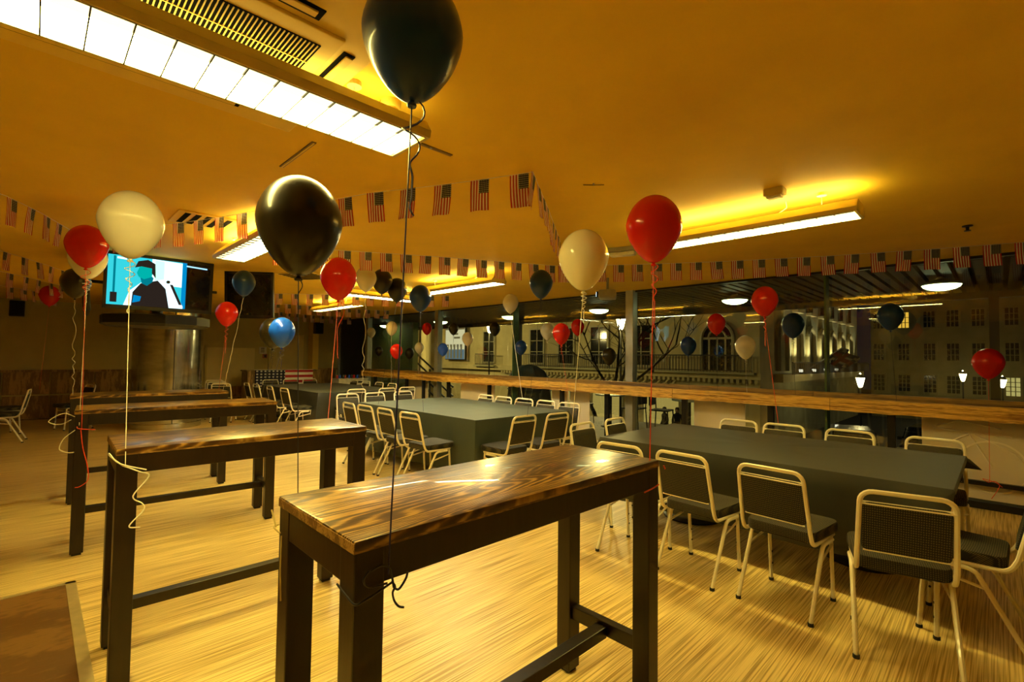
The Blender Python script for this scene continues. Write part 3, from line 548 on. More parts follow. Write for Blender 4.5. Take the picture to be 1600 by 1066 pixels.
# ================================================================== CHAIRS
def make_chair():
    t = thing('banquet_chair', 'chair', 'chair')
    W_ = .195
    path = []
    top = .86
    def side(s):
        p = [(s * W_, .15, .425), (s * W_, -.13, .425)]
        for k in range(1, 6):
            a = -PI / 2 - k / 6 * (PI / 2 - .14); p.append((s * W_, -.15 + .065 * math.cos(a), .49 + .065 * math.sin(a)))
        p.append((s * W_, -.225, .50)); p.append((s * .185, -.292, top - .06))
        for k in range(1, 6):
            a = k / 5 * PI / 2; p.append((s * (.185 - .055 * (1 - math.cos(a))), -.292 - .010 * math.sin(a), top - .06 + .055 * math.sin(a)))
        return p
    L_ = side(-1); R_ = side(1)[::-1]
    MB().tube(L_ + R_, .0125, 8).build('back_frame', 'frame_cream', t, 'auto')
    for s in (-1, 1):
        x = s * .205
        p = [(x, .10, .405), (x, -.02, .405)]
        for k in range(1, 5):
            a = PI / 2 + k / 5 * 1.0; p.append((x, -.02 + .07 * math.cos(a), .335 + .07 * math.sin(a)))
        p.append((x, -.262, .012))
        q = MB().tube(p, .0125, 8).build('rear_leg', 'frame_cream', t, 'auto'); MB().lathe([(.016, 0), (.016, .018)], 8, (x, -.264, 0)).build('foot_cap', 'rubber', q)
        q = MB().tube([(s * .185, .145, .42), (s * .185, .175, .012)], .0125, 6).build('front_leg', 'frame_cream', t, 'auto'); MB().lathe([(.016, 0), (.016, .018)], 8, (s * .185, .175, 0)).build('foot_cap', 'rubber', q)
        for z_ in (.12, .20): MB().tube([(s * .185 - s * .0115, .1675 - (z_ - .12) * .08, z_), (s * .185 - s * .0145, .1675 - (z_ - .12) * .08, z_)], .007, 8).build('stacking_stud', 'rubber', q)
        MB().tube([(x, -.105, .315), (s * .19, .150, .36)], .008, 6).build('stretcher', 'frame_cream', t, 'auto')
    MB().tube([(-.195, .145, .415), (.195, .145, .415)], .010, 6).build('seat_rail', 'frame_cream', t, 'auto')
    # seat pad: rounded, slightly crowned
    def slab(w_, h_, t_, rc, crown=0):
        # rounded-rectangle cushion lying in its own plane: a, b in plane, c across it
        out = []
        for (sx, sy, a0) in ((1, 1, 0), (-1, 1, PI / 2), (-1, -1, PI), (1, -1, 3 * PI / 2)):
            for k in range(5): a_ = a0 + k / 4 * PI / 2; out.append((sx * (w_ / 2 - rc) + rc * math.cos(a_), sy * (h_ / 2 - rc) + rc * math.sin(a_)))
        n = len(out); v = []; f = []; lay = [(.5, 0, -1), (.93, 0, -1), (1, 0, -.6), (1.0, 0, .6), (.93, 0, 1), (.5, 0, 1)]
        for (k, _, c) in lay:
            for (p, q) in out:
                kx = 1 - (1 - k) * (1 if k < .9 else .035 / w_ * 4.0); ky = 1 - (1 - k) * (1 if k < .9 else .035 / h_ * 4.0)
                v.append((p * kx, q * ky, c * t_ / 2 + (crown if k == .5 and c > 0 else 0)))
        for r_ in range(len(lay) - 1):
            for j in range(n): f.append((r_ * n + j, r_ * n + (j + 1) % n, (r_ + 1) * n + (j + 1) % n, (r_ + 1) * n + j))
        f += [tuple(range(n))[::-1], tuple((len(lay) - 1) * n + j for j in range(n))]
        return MB().add(v, f)
    sp_ = slab(.43, .41, .062, .06, .008); sp_.v = [(x * (1 - .08 * (y < 0)), y + .02, z + .468 - .02 * (.2 - y) * (y < .2)) for x, y, z in sp_.v]
    sp_.build('seat', 'dot_fabric', t, 'auto')
    lean = math.atan2(.067, .30)
    bp_ = slab(.352, .262, .030, .03); bp_.v = [(x, -c - .2475 - (z + .034) * math.tan(lean), z + .669) for x, z, c in bp_.v]
    q = bp_.build('backrest', 'dot_fabric', t, 'auto')
    zt = .795; yt = -.2475 - (zt - .635) * math.tan(lean)
    MB().tube([(-.186, yt - .004, zt + .004), (.186, yt - .004, zt + .004)], .005, 6).tube([(-.186, yt - .016, zt - .004), (.186, yt - .016, zt - .004)], .004, 6).build('back_rail', 'frame_cream', t)
    zb = .545; yb = -.2475 - (zb - .635) * math.tan(lean)
    MB().tube([(-.17, yb - .012, zb), (.17, yb - .012, zb)], .005, 6).build('piping', 'frame_cream', q)
    return t
proto = make_chair(); used = [False]
def chair(x, y, rz, label, group):
    # x, y: middle of the chair's back top
    rz = math.radians(rz); ox, oy = 0, -.295
    X_ = x - (ox * math.cos(rz) - oy * math.sin(rz)); Y_ = y - (ox * math.sin(rz) + oy * math.cos(rz))
    if not used[0]:
        used[0] = True; proto.location = (X_, Y_, 0); proto.rotation_euler.z = rz; proto['label'] = label; proto['group'] = group; return proto
    return dup(proto, (X_, Y_, 0), rz, label, group)
gR = 'chairs at the olive-topped table'; gM = 'chairs at the pale-topped table'; gF = 'chairs at the table by the big flag'; gS = 'spare chairs by the steel column'
lb = 'dotted black chair, %s'
ORD = ('first', 'second', 'third', 'fourth', 'fifth')
def row(spots, text, group):
    # spots are listed in the order the label counts them
    for k, (x, y, r_) in enumerate(spots): chair(x, y, r_, lb % (ORD[k] + ' ' + text), group)
row(((-.33, 3.04, 14), (-.985, 3.17, -5), (-1.55, 3.18, -4), (-2.03, 3.16, 2)), 'from the bare white end, tall-table side of the olive table', gR)
row(((-.40, 5.45, 180), (-1.0, 5.45, 181), (-1.55, 5.42, 180), (-1.99, 5.42, 180)), 'from the bare white end, ledge side of the olive table', gR)
row(((-2.93, 3.90, -90), (-2.93, 4.48, -88)), 'from the tall tables at the olive table end without white edge', gR)
chair(.13, 3.80, 88, lb % 'drawn up to the bare white end of the olive table', gR)
row(((-4.76, 3.08, 2), (-5.30, 3.08, -2), (-5.80, 3.08, 1), (-6.25, 3.08, -3)), 'from the olive table, tall-table side of the pale table', gM)
row(((-4.38, 5.52, 181), (-4.82, 5.52, 178), (-5.28, 5.52, 180), (-5.73, 5.5, 180), (-6.18, 5.52, 179)), 'from the olive table, ledge side of the pale table', gM)
row(((-3.72, 3.90, 91), (-3.66, 4.40, 88)), 'from the tall tables, pale table end next to the olive table', gM)
row(((-7.70, 3.77, -92), (-7.70, 4.27, -88), (-7.70, 4.84, -90)), 'from the tall tables, pale table end next to the flag-side table', gM)
row(((-8.72, 4.45, 90), (-8.70, 5.10, 90), (-8.75, 5.6, 90)), 'from the tall tables, flag-side table end next to the pale table', gF)
row(((-9.7, 3.46, 2), (-10.5, 3.46, -2), (-11.35, 3.46, 1), (-12.0, 3.46, -1)), 'from the pale table, column side of the flag-side table', gF)
row(((-13.16, 4.35, -90), (-13.16, 4.85, -90), (-13.16, 5.35, -90)), 'from the steel column, right before the big flag', gF)
row(((-10.1, 6.05, 180), (-10.7, 6.05, 180), (-11.35, 6.05, 180), (-12.0, 6.05, 180)), 'from the pale table, ledge side of the flag-side table', gF)
chair(-11.55, -.02, 174, lb % 'standing alone before the dark wainscot, away from every table', gS)
chair(-12.6, -.62, 20, lb % 'darkest one against the wainscot near the lone chair', gS)
chair(-12.9, .85, 200, lb % 'in front of the wainscot, half behind the tall tables', gS)
row(((-12.0, 2.95, 60), (-12.75, 3.05, 80), (-13.6, 3.2, 75)), 'in the loose row from the steel column to the wall hatch', gS)

# ================================================================== CLOTHED TABLES
def cloth_table(x0, x1, y0, y1, lab_t, lab_c, mat_top, drop=.20, open_end=False, seed=1):
    rnd = random.Random(seed); H = .762
    t = thing('folding_table', lab_t, 'table', ((x0 + x1) / 2, (y0 + y1) / 2, 0)); a, b_ = (x1 - x0) / 2, (y1 - y0) / 2
    MB().box(-a + .01, a - .008, -b_ + .01, b_ - .01, H - .03, H, .004).build('table_top', 'bare_white', t)
    for px in (-a * .55, a * .55):
        q = MB().lathe([(.035, .04), (.035, H - .03)], 16, (px, 0, 0)).build('pedestal', 'black_metal', t)
        MB().lathe([(.26, 0), (.26, .015), (.20, .03), (.04, .045)], 28, (px, 0, 0)).build('round_base', 'black_metal', q)
    # cloth: one continuous sheet, draped
    n = 26; per = []
    seg = [((x0, y0), (x1, y0)), ((x1, y0), (x1, y1)), ((x1, y1), (x0, y1)), ((x0, y1), (x0, y0))]
    for k, (p, q) in enumerate(seg):
        for i in range(n):
            u_ = i / n; per.append((p[0] + (q[0] - p[0]) * u_, p[1] + (q[1] - p[1]) * u_, k, u_))
    cx, cy = (x0 + x1) / 2, (y0 + y1) / 2; v = []; f = []; m_ = len(per); rows = 9
    ph = [rnd.uniform(0, 6.28) for _ in range(4)]
    nrm = [(0, -1), (1, 0), (0, 1), (-1, 0)]
    g = 10                                            # sheet over the top: grid ring towards the middle
    v.append((cx, cy, H + .004))
    for s_ in range(1, 5):
        for (x, y, k, u_) in per: v.append((cx + (x - cx) * s_ / 4, cy + (y - cy) * s_ / 4, H + .004 + .0012 * math.sin(7 * x + ph[0]) * math.sin(5 * y)))
    for j in range(m_): f.append((0, 1 + j, 1 + (j + 1) % m_))
    for s_ in range(3):
        for j in range(m_): f.append((1 + s_ * m_ + j, 1 + s_ * m_ + (j + 1) % m_, 1 + (s_ + 1) * m_ + (j + 1) % m_, 1 + (s_ + 1) * m_ + j))
    base = 1 + 3 * m_
    for r_ in range(1, rows + 1):
        d = r_ / rows
        for j, (x, y, k, u_) in enumerate(per):
            dz = (H - drop)
            if k == 2: dz = .235
            if open_end and k == 3: dz = .235
            if open_end and k == 1: dz = .03
            cor = math.exp(-min(u_, 1 - u_) * 9)
            nx, ny = nrm[k]
            if u_ == 0: px, py = nrm[k - 1]; nx, ny = (nx + px) * .8, (ny + py) * .8
            out = .010 + .034 * d * (1 + math.sin(u_ * (19 + 3 * k) + ph[k])) * .6 + .085 * d * cor * (1 + .7 * math.sin(u_ * 75))
            if open_end and k == 1: out = .006
            if open_end and k == 2 and u_ < .06: dz = .10; out = .10 * d; nx = .9; ny = .3
            v.append((x + nx * out, y + ny * out, H + .004 - dz * d - (.006 if r_ == 1 else 0)))
        for j in range(m_):
            a0 = base + (r_ - 1) * m_ if r_ > 1 else base; a1 = 1 + 3 * m_ + r_ * m_
            f.append((a0 + j, a0 + (j + 1) % m_, a1 + (j + 1) % m_, a1 + j))
    c = MB().add(v, f).build('tablecloth', mat_top, None, 'auto'); tag(c, lab_c, 'tablecloth')
    sm = c.modifiers.new('thickness', 'SOLIDIFY'); sm.thickness = .002; sm.offset = 1
    return t
cloth_table(-2.66, -.20, 3.82, 5.28, 'long folding table with a bare white end edge, under an olive-black cloth', 'olive-black cloth with one corner sticking out over a bare white table end', 'tablecloth', .24, True, 3)
cloth_table(-7.12, -4.30, 3.68, 5.40, 'wide folding table under a dark cloth coloured pale green-grey as if lit', 'cloth with a pale green-grey lit top on the wide table', 'cloth_lit', .10, False, 5)
cloth_table(-12.6, -9.36, 3.98, 5.82, 'long folding table under a black cloth near the big flag', 'black cloth with deep corner folds on the table near the big flag', 'tablecloth', .10, False, 9)

# ================================================================== LIGHT FITTINGS
def fitting(lab, x0, x1, y0, y1, along, tube, zl=2.45, up=True, cell=.1, cable=True):
    # trough with sloped sides, lens cells below, hung on wires
    t = thing('strip_light', lab, 'ceiling light', ((x0 + x1) / 2, (y0 + y1) / 2, zl)); L_ = (x1 - x0) if along == 'x' else (y1 - y0); W_ = (y1 - y0) if along == 'x' else (x1 - x0)
    R = 0 if along == 'x' else PI / 2
    a, b_ = L_ / 2, W_ / 2; root = t; t.rotation_euler.z = R
    zt = .085
    prof = [(-b_ - .022, 0), (-b_ - .012, 0), (-b_ - .012, .012), (-b_ + .035, zt - .008), (b_ - .035, zt - .008), (b_ + .012, .012), (b_ + .012, 0), (b_ + .022, 0), (b_ + .030, .03), (b_ - .01, zt), (-b_ + .01, zt), (-b_ - .030, .03)]
    MB().prism(prof, -a, a, 'x').build('body', 'lamp_body', t)
    for s in (-1, 1):
        MB().prism([(-b_ - .022, 0), (b_ + .022, 0), (b_ + .030, .03), (b_ - .01, zt), (-b_ + .01, zt), (-b_ - .030, .03)], s * a, s * (a + .016), 'x').build('end_cap', 'lamp_body', t)
        MB().tube([(s * a * .72, 0, zt), (s * a * .72, 0, CEIL - zl)], .0022, 5).build('hanger', 'alu', t)
        MB().lathe([(.03, CEIL - zl - .02), (.03, CEIL - zl)], 14, (s * a * .72, 0, 0)).build('ceiling_rose', 'lamp_body', t)
    n = max(3, round(L_ / cell)); cw = (2 * a - .02) / n
    rm = MB().prism([(-b_ - .010, .004), (-b_ * .55, .004), (-b_ * .55, .012), (-b_ - .006, .012)], .002, cw - .002, 'x').mesh('reflector_fin'); rm.materials.append(MATS['tube_edge'])  # lens fall-off painted as a separate, dimmer glowing strip
    cm = MB().prism([(-b_ * .55, .004), (b_ + .010, .004), (b_ + .006, .012), (-b_ * .55, .012)], .002, cw - .002, 'x').mesh('diffuser_cell'); cm.materials.append(MATS[tube])
    lv = MB().box(-.002, .002, -b_ - .012, b_ + .012, -.003, .014).mesh('louvre_blade'); lv.materials.append(MATS['black_metal'])
    for i in range(n):
        link_shared('diffuser_cell', cm, t, (-a + .01 + cw * i, 0, 0))
        link_shared('louvre_blade', lv, t, (-a + .01 + cw * i, 0, 0)); link_shared('reflector_fin', rm, t, (-a + .01 + cw * i, 0, 0))
    for s in (-1, 1): MB().box(-a, a, s * (b_ + .011) - .002, s * (b_ + .011) + .002, -.002, .012).build('louvre_rail', 'alu', t)
    if up:
        MB().box(-a + .03, a - .03, -b_ * .35, b_ * .35, zt, zt + .004).build('uplight_fill_strip', 'uplight' if up is True else up, t)  # glow on top, added on most fittings to brighten the ceiling
    if cable: MB().tube([(a * .4, .03, CEIL - zl), (a * .4, .05, CEIL - zl - .04), (a * .33, .07, CEIL - zl - .06), (a * .28, .02, zt + .01), (a * .26, 0, zt)], .003, 5).build('cable', 'lamp_body', t)
    return t
fitting('large bright strip light crossing under the air-conditioning cassette', -2.0, -1.75, -.72, 1.18, 'y', 'tube_warm', 2.45, 'uplight_fill')  # weak upward glow added to brighten the cassette above
fitting('strip light hung above the olive-topped table, throwing light up on the ceiling', -2.05, -.63, 3.655, 3.845, 'x', 'tube_warm', 2.45, True)
fitting('short wide strip light next to the television cluster', -5.47, -4.05, 1.26, 1.50, 'x', 'tube_warm', 2.45)
fitting('white strip light hung above the pale-topped table', -6.10, -4.50, 4.10, 4.30, 'x', 'tube_white', 2.45, True)
fitting('white strip light hung crosswise between the pale-topped and flag-side tables', -7.25, -7.05, 3.30, 4.75, 'y', 'tube_white', 2.45)
fitting('strip light hung above the flag-side table', -10.4, -8.5, 4.22, 4.42, 'x', 'tube_warm', 2.45, True)

# ================================================================== CEILING EQUIPMENT
ac = thing('air_conditioner', 'ceiling air-conditioning cassette with a wide black slotted grille', 'air conditioner', (-1.88, .22, CEIL))
MB().box(-.62, .62, -.78, .66, -.022, 0, .008).build('surround', 'ceiling_white', ac)
MB().box(-.38, .27, -.70, .53, -.034, -.020, .006).build('panel_face', 'ceiling_white', ac)
MB().box(-.34, .19, -.66, .475, -.037, -.033).build('grille_shade', 'dark_void', ac)  # flat plate behind the bars, gap shade put into its colour
bmx = MB().box(-.265, .265, -.002, .002, -.0012, .0015).mesh('grille_bar'); bmx.materials.append(MATS['ceiling_white'])
for i in range(80): link_shared('grille_bar', bmx, ac, (-.075, -.65 + i * .0141, -.040))
for x_ in (-.22, -.075, .07): MB().box(x_ - .002, x_ + .002, -.66, .475, -.046, -.044).build('grille_rib', 'ceiling_white', ac)
for (a_, b_, c_, d_) in ((.30, .36, -.55, .42), (-.52, -.46, -.5, .4)):
    q = MB().box(a_, b_, c_, d_, -.026, -.020).build('air_slot', 'dark_void', ac); MB().box(a_ + .018, b_ - .012, c_ + .02, d_ - .02, -.034, -.027, .002).build('louvre_flap', 'ceiling_white', q)
for (a_, b_, c_, d_) in ((-.30, .20, .555, .60), (-.3, .2, -.765, -.73)):
    q = MB().box(a_, b_, c_, d_, -.026, -.020).build('air_slot', 'dark_void', ac); MB().box(a_ + .01, b_ - .01, c_ + .014, d_ - .004, -.034, -.027, .002).build('louvre_flap', 'ceiling_white', q)
sd = thing('smoke_detector', 'round cream smoke detector on the ceiling beside the large strip light', 'smoke detector', (-1.90, 1.10, CEIL))
MB().lathe([(.045, 0), (.045, -.02), (.038, -.035)], 24).build('base', 'ceiling_white', sd, 'auto'); MB().lathe([(.034, -.035), (.038, -.05), (.028, -.068), (.01, -.07)], 24).build('sensor_head', 'ceiling_white', sd, 'auto')
el = thing('emergency_light', 'small square emergency light on the ceiling above the hung strip light', 'emergency light', (-1.03, 3.45, CEIL))
MB().box(-.06, .06, -.045, .045, -.05, 0, .008).build('housing', 'lamp_body', el); MB().box(-.045, .045, -.03, .03, -.066, -.05, .006).build('lens', 'bare_white', el)
ex = thing('exit_lamp', 'flat emergency lamp with a green indicator on the ceiling', 'emergency light', (-2.72, 4.25, CEIL), .3)
MB().box(-.16, .16, -.07, .07, -.045, 0, .012).build('housing', 'projector_grey', ex); MB().box(-.11, .15, -.05, .05, -.085, -.045, .02).build('lens', 'bare_white', ex); MB().box(-.155, -.13, -.074, -.066, -.04, -.03).build('indicator', 'led_green', ex)
spk = thing('sprinkler', 'small dark sprinkler head on the ceiling near the ledge', 'sprinkler', (-.17, 5.45, CEIL)); MB().lathe([(.035, 0), (.035, -.008), (.012, -.012), (.010, -.04)], 14).build('rose', 'black_metal', spk); MB().lathe([(.022, -.04), (.022, -.045)], 12).build('deflector', 'black_metal', spk)
pj = thing('projector', 'grey ceiling projector with a glowing blue lens', 'projector', (-3.86, 5.70, 2.40), math.radians(-58))
MB().box(-.15, .15, -.12, .12, -.06, .06, .03).build('case', 'projector_grey', pj, 'auto'); MB().tube([(0, 0, .06), (0, 0, CEIL - 2.40)], .018, 10).build('mount_pole', 'projector_grey', pj)
q = MB().tube([(.06, -.12, .0), (.06, -.15, 0)], .045, 18).build('lens_barrel', 'black_plastic', pj); MB().tube([(.06, -.148, 0), (.06, -.153, 0)], .032, 18).build('lens', 'lens_blue', q)
sv = thing('slot_vent', 'thin dark ceiling slot beside the end of the large strip light', 'slot vent', (-2.80, 1.03, CEIL), 0); MB().box(-.24, .24, -.012, .012, -.006, 0).build('slot', 'timber_dark', sv); MB().box(-.235, .235, -.004, .004, -.009, -.006).build('blade', 'ceiling_white', sv)
sv = thing('ceiling_bracket', 'short flat ceiling strip past the end of the large strip light', 'bracket', (-2.16, 1.50, CEIL), PI / 2); MB().box(-.14, .14, -.012, .012, -.006, 0).build('strip', 'timber_dark', sv); MB().lathe([(.008, -.006), (.006, -.010)], 8).build('screw', 'alu', sv)
vb = thing('wire_hook', 'bent dark wire on the ceiling between the bunting and the hung strip light', 'wire', (-1.84, 2.55, CEIL)); MB().tube([(-.06, -.03, -.004), (0, 0, -.012), (.04, .06, -.004)], .003, 5).build('wire', 'timber_dark', vb); MB().lathe([(.006, 0), (.006, -.012)], 8).build('screw', 'alu', vb)
dv = thing('air_diffuser', 'slotted ceiling air diffuser behind the bunting by the television cluster', 'air diffuser', (-4.75, 1.0, CEIL)); MB().box(-.22, .22, -.22, .22, -.012, 0, .004).build('frame', 'ceiling_white', dv)
for i in range(5): MB().box(-.18, .18, -.17 + i * .075, -.13 + i * .075, -.015, -.011).build('slot', 'dark_void', dv)
dv2 = thing('air_diffuser', 'slotted ceiling air diffuser on the far side of the television cluster', 'air diffuser', (-7.0, 2.75, CEIL), .6); MB().box(-.3, .3, -.3, .3, -.012, 0, .004).build('frame', 'ceiling_white', dv2)
for i in range(6): MB().box(-.26, .26, -.25 + i * .085, -.20 + i * .085, -.015, -.011).build('slot', 'dark_void', dv2)

# ================================================================== STEEL COLUMN AND TELEVISIONS
sc_ = thing('steel_column', 'wide round column clad in polished steel', 'column', (-12.15, 2.0, 0))
MB().lathe([(.60, .10), (.60, CEIL)], 64).build('cladding', 'steel', sc_, 'auto'); MB().lathe([(.615, 0), (.615, .10), (.602, .11)], 64).build('kick_band', 'steel', sc_, 'auto')
MB().box(.592, .606, -.006, .006, .11, CEIL).build('seam', 'black_metal', sc_)
tvc = thing('television_mount', 'black drum-shaped television mount hanging from the ceiling', 'tv mount', (-7.62, 1.12, 0))
MB().lathe([(.52, 1.83), (.58, 1.86), (.58, 1.96), (.50, 1.98)], 10).build('equipment_drum', 'black_metal', tvc); MB().lathe([(.06, 1.97), (.06, CEIL)], 16).build('ceiling_pole', 'black_metal', tvc)
for a_ in (0, PI / 2, -PI / 2): MB().tube([(.05 * math.cos(a_), .05 * math.sin(a_), 2.35), (.66 * math.cos(a_), .66 * math.sin(a_), 2.35)], .02, 6).build('bracket_arm', 'black_metal', tvc)
MB().tube([(.1, .75, 2.6), (.2, .72, 2.45), (.25, .8, 2.3), (.22, .74, 2.2)], .008, 5).build('hanging_cable', 'black_plastic', tvc)
def tv(lab, loc, rz, picture=False, tilt=0, W_=1.06, H_=.64):
    t = thing('television', lab, 'television', loc, rz); a, h = W_ / 2, H_ / 2; t.rotation_euler = (0, tilt, rz)
    MB().box(-.045, .0, -a, a, -h, h, .008).build('casing', 'black_plastic', t)
    MB().box(-.012, .008, -a, a, h - .035, h).box(-.012, .008, -a, a, -h, -h + .045).box(-.012, .008, -a, -a + .03, -h, h).box(-.012, .008, a - .03, a, -h, h).build('bezel', 'black_plastic', t)
    s = MB().box(.0, .003, -a + .03, a - .03, -h + .045, h - .035).build('screen', 'dark_pane', t)
    if picture:
        k = [0]
        def shp(poly, mat, nm='picture_shape'):
            k[0] += 1; d = .0032 + k[0] * .0004
            MB().prism([(-a + .03 + (2 * a - .06) * u_, -h + .045 + (2 * h - .08) * v_) for u_, v_ in poly], d, d + .0003, 'x').build(nm, mat, s)
        shp([(0, 0), (.74, 0), (.74, 1), (0, 1)], 'px_teal'); shp([(.40, .48), (.70, .46), (.70, .98), (.40, 1)], 'px_white'); shp([(.43, .55), (.52, .52), (.52, .97), (.43, .98)], 'px_green')
        shp([(.70, 0), (.745, 0), (.745, 1), (.70, 1)], 'px_blue'); shp([(.03, .05), (.09, .05), (.09, .25), (.03, .25)], 'px_dark'); shp([(.05, .25), (.07, .25), (.07, .98), (.05, .98)], 'px_deep')
        shp([(.15, 0), (.20, .30), (.30, .48), (.52, .60), (.60, .50), (.72, .05), (.72, 0)], 'px_white')
        shp([(.58, .50), (.61, .50), (.71, .08), (.68, .08)], 'px_dark')
        shp([(.22, 0), (.23, .28), (.30, .47), (.36, .50), (.46, .56), (.54, .40), (.58, 0)], 'px_dark')
        shp([(.31, .47), (.36, .43), (.41, .52), (.42, .60), (.36, .72), (.29, .62)], 'px_deep')
        shp([(.26, .68), (.28, .60), (.33, .56), (.40, .62), (.42, .80), (.37, .86), (.29, .84)], 'px_teal_dim'); shp([(.24, .78), (.27, .92), (.36, .97), (.43, .90), (.44, .60), (.40, .70), (.40, .80), (.30, .82)], 'px_dark')
        shp([(.23, .06), (.30, .10), (.31, .20), (.24, .22)], 'px_blue'); shp([(.74, .92), (.96, .90), (.96, .93), (.74, .95)], 'px_pale')
        shp([(.08, .93), (.17, .92), (.16, .96), (.08, .97)], 'px_white')
    return t
for n_, c_, s_ in (('px_teal', (.02, .33, .38), 1.0), ('px_teal_dim', (.0, .22, .20), 1.0), ('px_white', (.50, .74, .80), 1.1), ('px_green', (.35, .75, .5), 1), ('px_blue', (.0, .13, .30), 1), ('px_dark', (.012, .008, .006), 1), ('px_deep', (.0, .10, .13), 1), ('px_pale', (.25, .5, .7), 1)): emit(n_, c_, s_ * 1.15)
tv('flat television showing a seated figure in a dark shirt on a teal picture', (-7.0, 1.06, 2.32), math.radians(1), True, math.radians(4))
tv('black television seen almost edge-on, on the wainscot side of the mount', (-7.62, .40, 2.26), -PI / 2 - .04, False, math.radians(4), .95, .60)
tv('dark switched-off television angled on the window side of the mount', (-7.02, 2.02, 2.29), math.radians(-40), False, math.radians(4), .62, .62)

# speakers, booth with flag, console
def speaker(lab, loc, rz):
    t = thing('wall_speaker', lab, 'speaker', loc, rz); MB().box(0, .20, -.12, .12, -.17, .17, .02).build('cabinet', 'black_plastic', t); MB().box(.20, .212, -.105, .105, -.15, .15, .004).build('grille', 'speaker_cloth', t); MB().box(-.06, 0, -.03, .03, -.03, .03).build('bracket', 'black_metal', t)
speaker('black speaker on the end wall above the dark wainscot', (X0 + .06, -.27, 2.42), 0)
speaker('black speaker on the wall near the door and pilaster', (X0 + .41, 6.11, 2.32), 0)
bo = thing('wooden_booth', 'low wooden booth with the big flag hung on its front', 'booth', (-13.75, 5.0, 0))
MB().box(-.4, .1, -1.05, .85, .0, 1.06, .01).build('carcass', 'wainscot', bo); MB().box(-.42, .12, -1.08, .88, 1.06, 1.09, .006).build('top_board', 'wainscot', bo)
fl = thing('big_flag', 'large stars and stripes flag draped over the front of the booth', 'flag', (-13.63, 4.92, 0))
me = MB(); nx_, nz_ = 30, 12
vv = [(.004 + .012 * math.sin(i * .9) * (j / nz_), -.80 + 1.50 * i / nx_, 1.10 - .92 * j / nz_) for j in range(nz_ + 1) for i in range(nx_ + 1)]
ff = [(j * (nx_ + 1) + i, j * (nx_ + 1) + i + 1, (j + 1) * (nx_ + 1) + i + 1, (j + 1) * (nx_ + 1) + i) for j in range(nz_) for i in range(nx_)]
def uvmesh(name, v, f, uvs):
    m_ = bpy.data.meshes.new(name); m_.from_pydata(v, [], f); l = m_.uv_layers.new(name='UVMap')
    for p in m_.polygons:
        p.use_smooth = True
        for li in p.loop_indices: l.data[li].uv = uvs[m_.loops[li].vertex_index]
    return m_
fm_ = uvmesh('flag_cloth', vv, ff, [(i / nx_, 1 - j / nz_) for j in range(nz_ + 1) for i in range(nx_ + 1)]); fo = mk_obj('flag_cloth', fm_, 'flag_big', fl); fo.modifiers.new('t', 'SOLIDIFY').thickness = .003
MB().tube([(.005, -.82, 1.10), (.005, .72, 1.10)], .008, 6).build('hem', 'ribbon_white', fl)
cs = thing('drinks_counter', 'small white counter with a dark slot, cans along its top', 'counter', (-13.0, 6.45, 0)); MB().box(-.2, .2, -.45, .42, .68, .84, .008).build('counter_body', 'bare_white', cs); MB().box(.2, .206, -.12, .28, .74, .78).build('slot', 'dark_void', cs); MB().box(-.22, .22, -.47, .44, .84, .86, .004).build('counter_top', 'bare_white', cs)
MB().box(-.16, .16, -.40, .37, 0, .68).build('base_unit', 'black_plastic', cs)
for i in range(9):
    c = thing('drink_can', 'small %s can in the row on the white counter' % ('red', 'blue', 'dark')[i % 3], 'can', (-13.0 + random.uniform(-.05, .05), 6.05 + i * .085, .86), 0, 'cans on the white counter')
    MB().lathe([(.02, 0), (.028, .006), (.028, .085), (.022, .095)], 14).build('can_body', ('latex_red', 'latex_blue', 'latex_black')[i % 3], c, 'auto'); MB().lathe([(.021, .095), (.021, .098)], 12).build('lid', 'alu', c)

# ================================================================== BUNTING
FW, FH = .125, .20
def flag_mesh(k):
    rnd = random.Random(100 + k); nx_, nz_ = 6, 8; v = []; p0 = rnd.uniform(0, 6); am = rnd.uniform(.004, .010); sk = rnd.uniform(-.012, .012)
    for j in range(nz_ + 1):
        for i in range(nx_ + 1):
            d = j / nz_; v.append((-FW / 2 + FW * i / nx_ + sk * d * d, am * d * math.sin(p0 + i * 1.1 + d * 2), -FH * d))
    f = [(j * 7 + i, j * 7 + i + 1, (j + 1) * 7 + i + 1, (j + 1) * 7 + i) for j in range(nz_) for i in range(nx_)]
    m_ = uvmesh('flag', v, f, [(i / nx_, 1 - j / nz_) for j in range(nz_ + 1) for i in range(nx_ + 1)]); m_.materials.append(MATS['flag_small']); return m_
FM = [flag_mesh(k) for k in range(6)]
def bunting(lab, pts, n, flip=False, start=.02, sag=0.0, z=CEIL - .02):
    P = [Vector((x, y, z)) for x, y in pts]; t = thing('flag_bunting', lab, 'bunting', P[0], 0, 'strings of little flags')
    d = [0]
    for i in range(1, len(P)): d.append(d[-1] + (P[i] - P[i - 1]).length)
    def at(s):
        for i in range(1, len(P)):
            if s <= d[i] + 1e-6:
                u_ = (s - d[i - 1]) / max(1e-6, d[i] - d[i - 1]); q = P[i - 1].lerp(P[i], u_); q.z -= sag * 4 * u_ * (1 - u_); return q, (P[i] - P[i - 1])
        return P[-1], P[-1] - P[-2]
    N_ = 8 * (len(P) - 1); MB().tube([at(d[-1] * i / N_)[0] - P[0] for i in range(N_ + 1)], .0022, 4).build('cord', 'ribbon_white', t)
    for k in range(n):
        s = d[-1] * (start + (1 - 2 * start) * (k / max(1, n - 1))); q, dr = at(s); a = math.atan2(dr.y, dr.x) + (PI if flip else 0)
        link_shared('flag', FM[random.randrange(6)], t, q - P[0] - Vector((0, 0, .002)), (random.uniform(-.10, .10), random.uniform(-.03, .03), a + random.uniform(-.12, .12)))
    return t
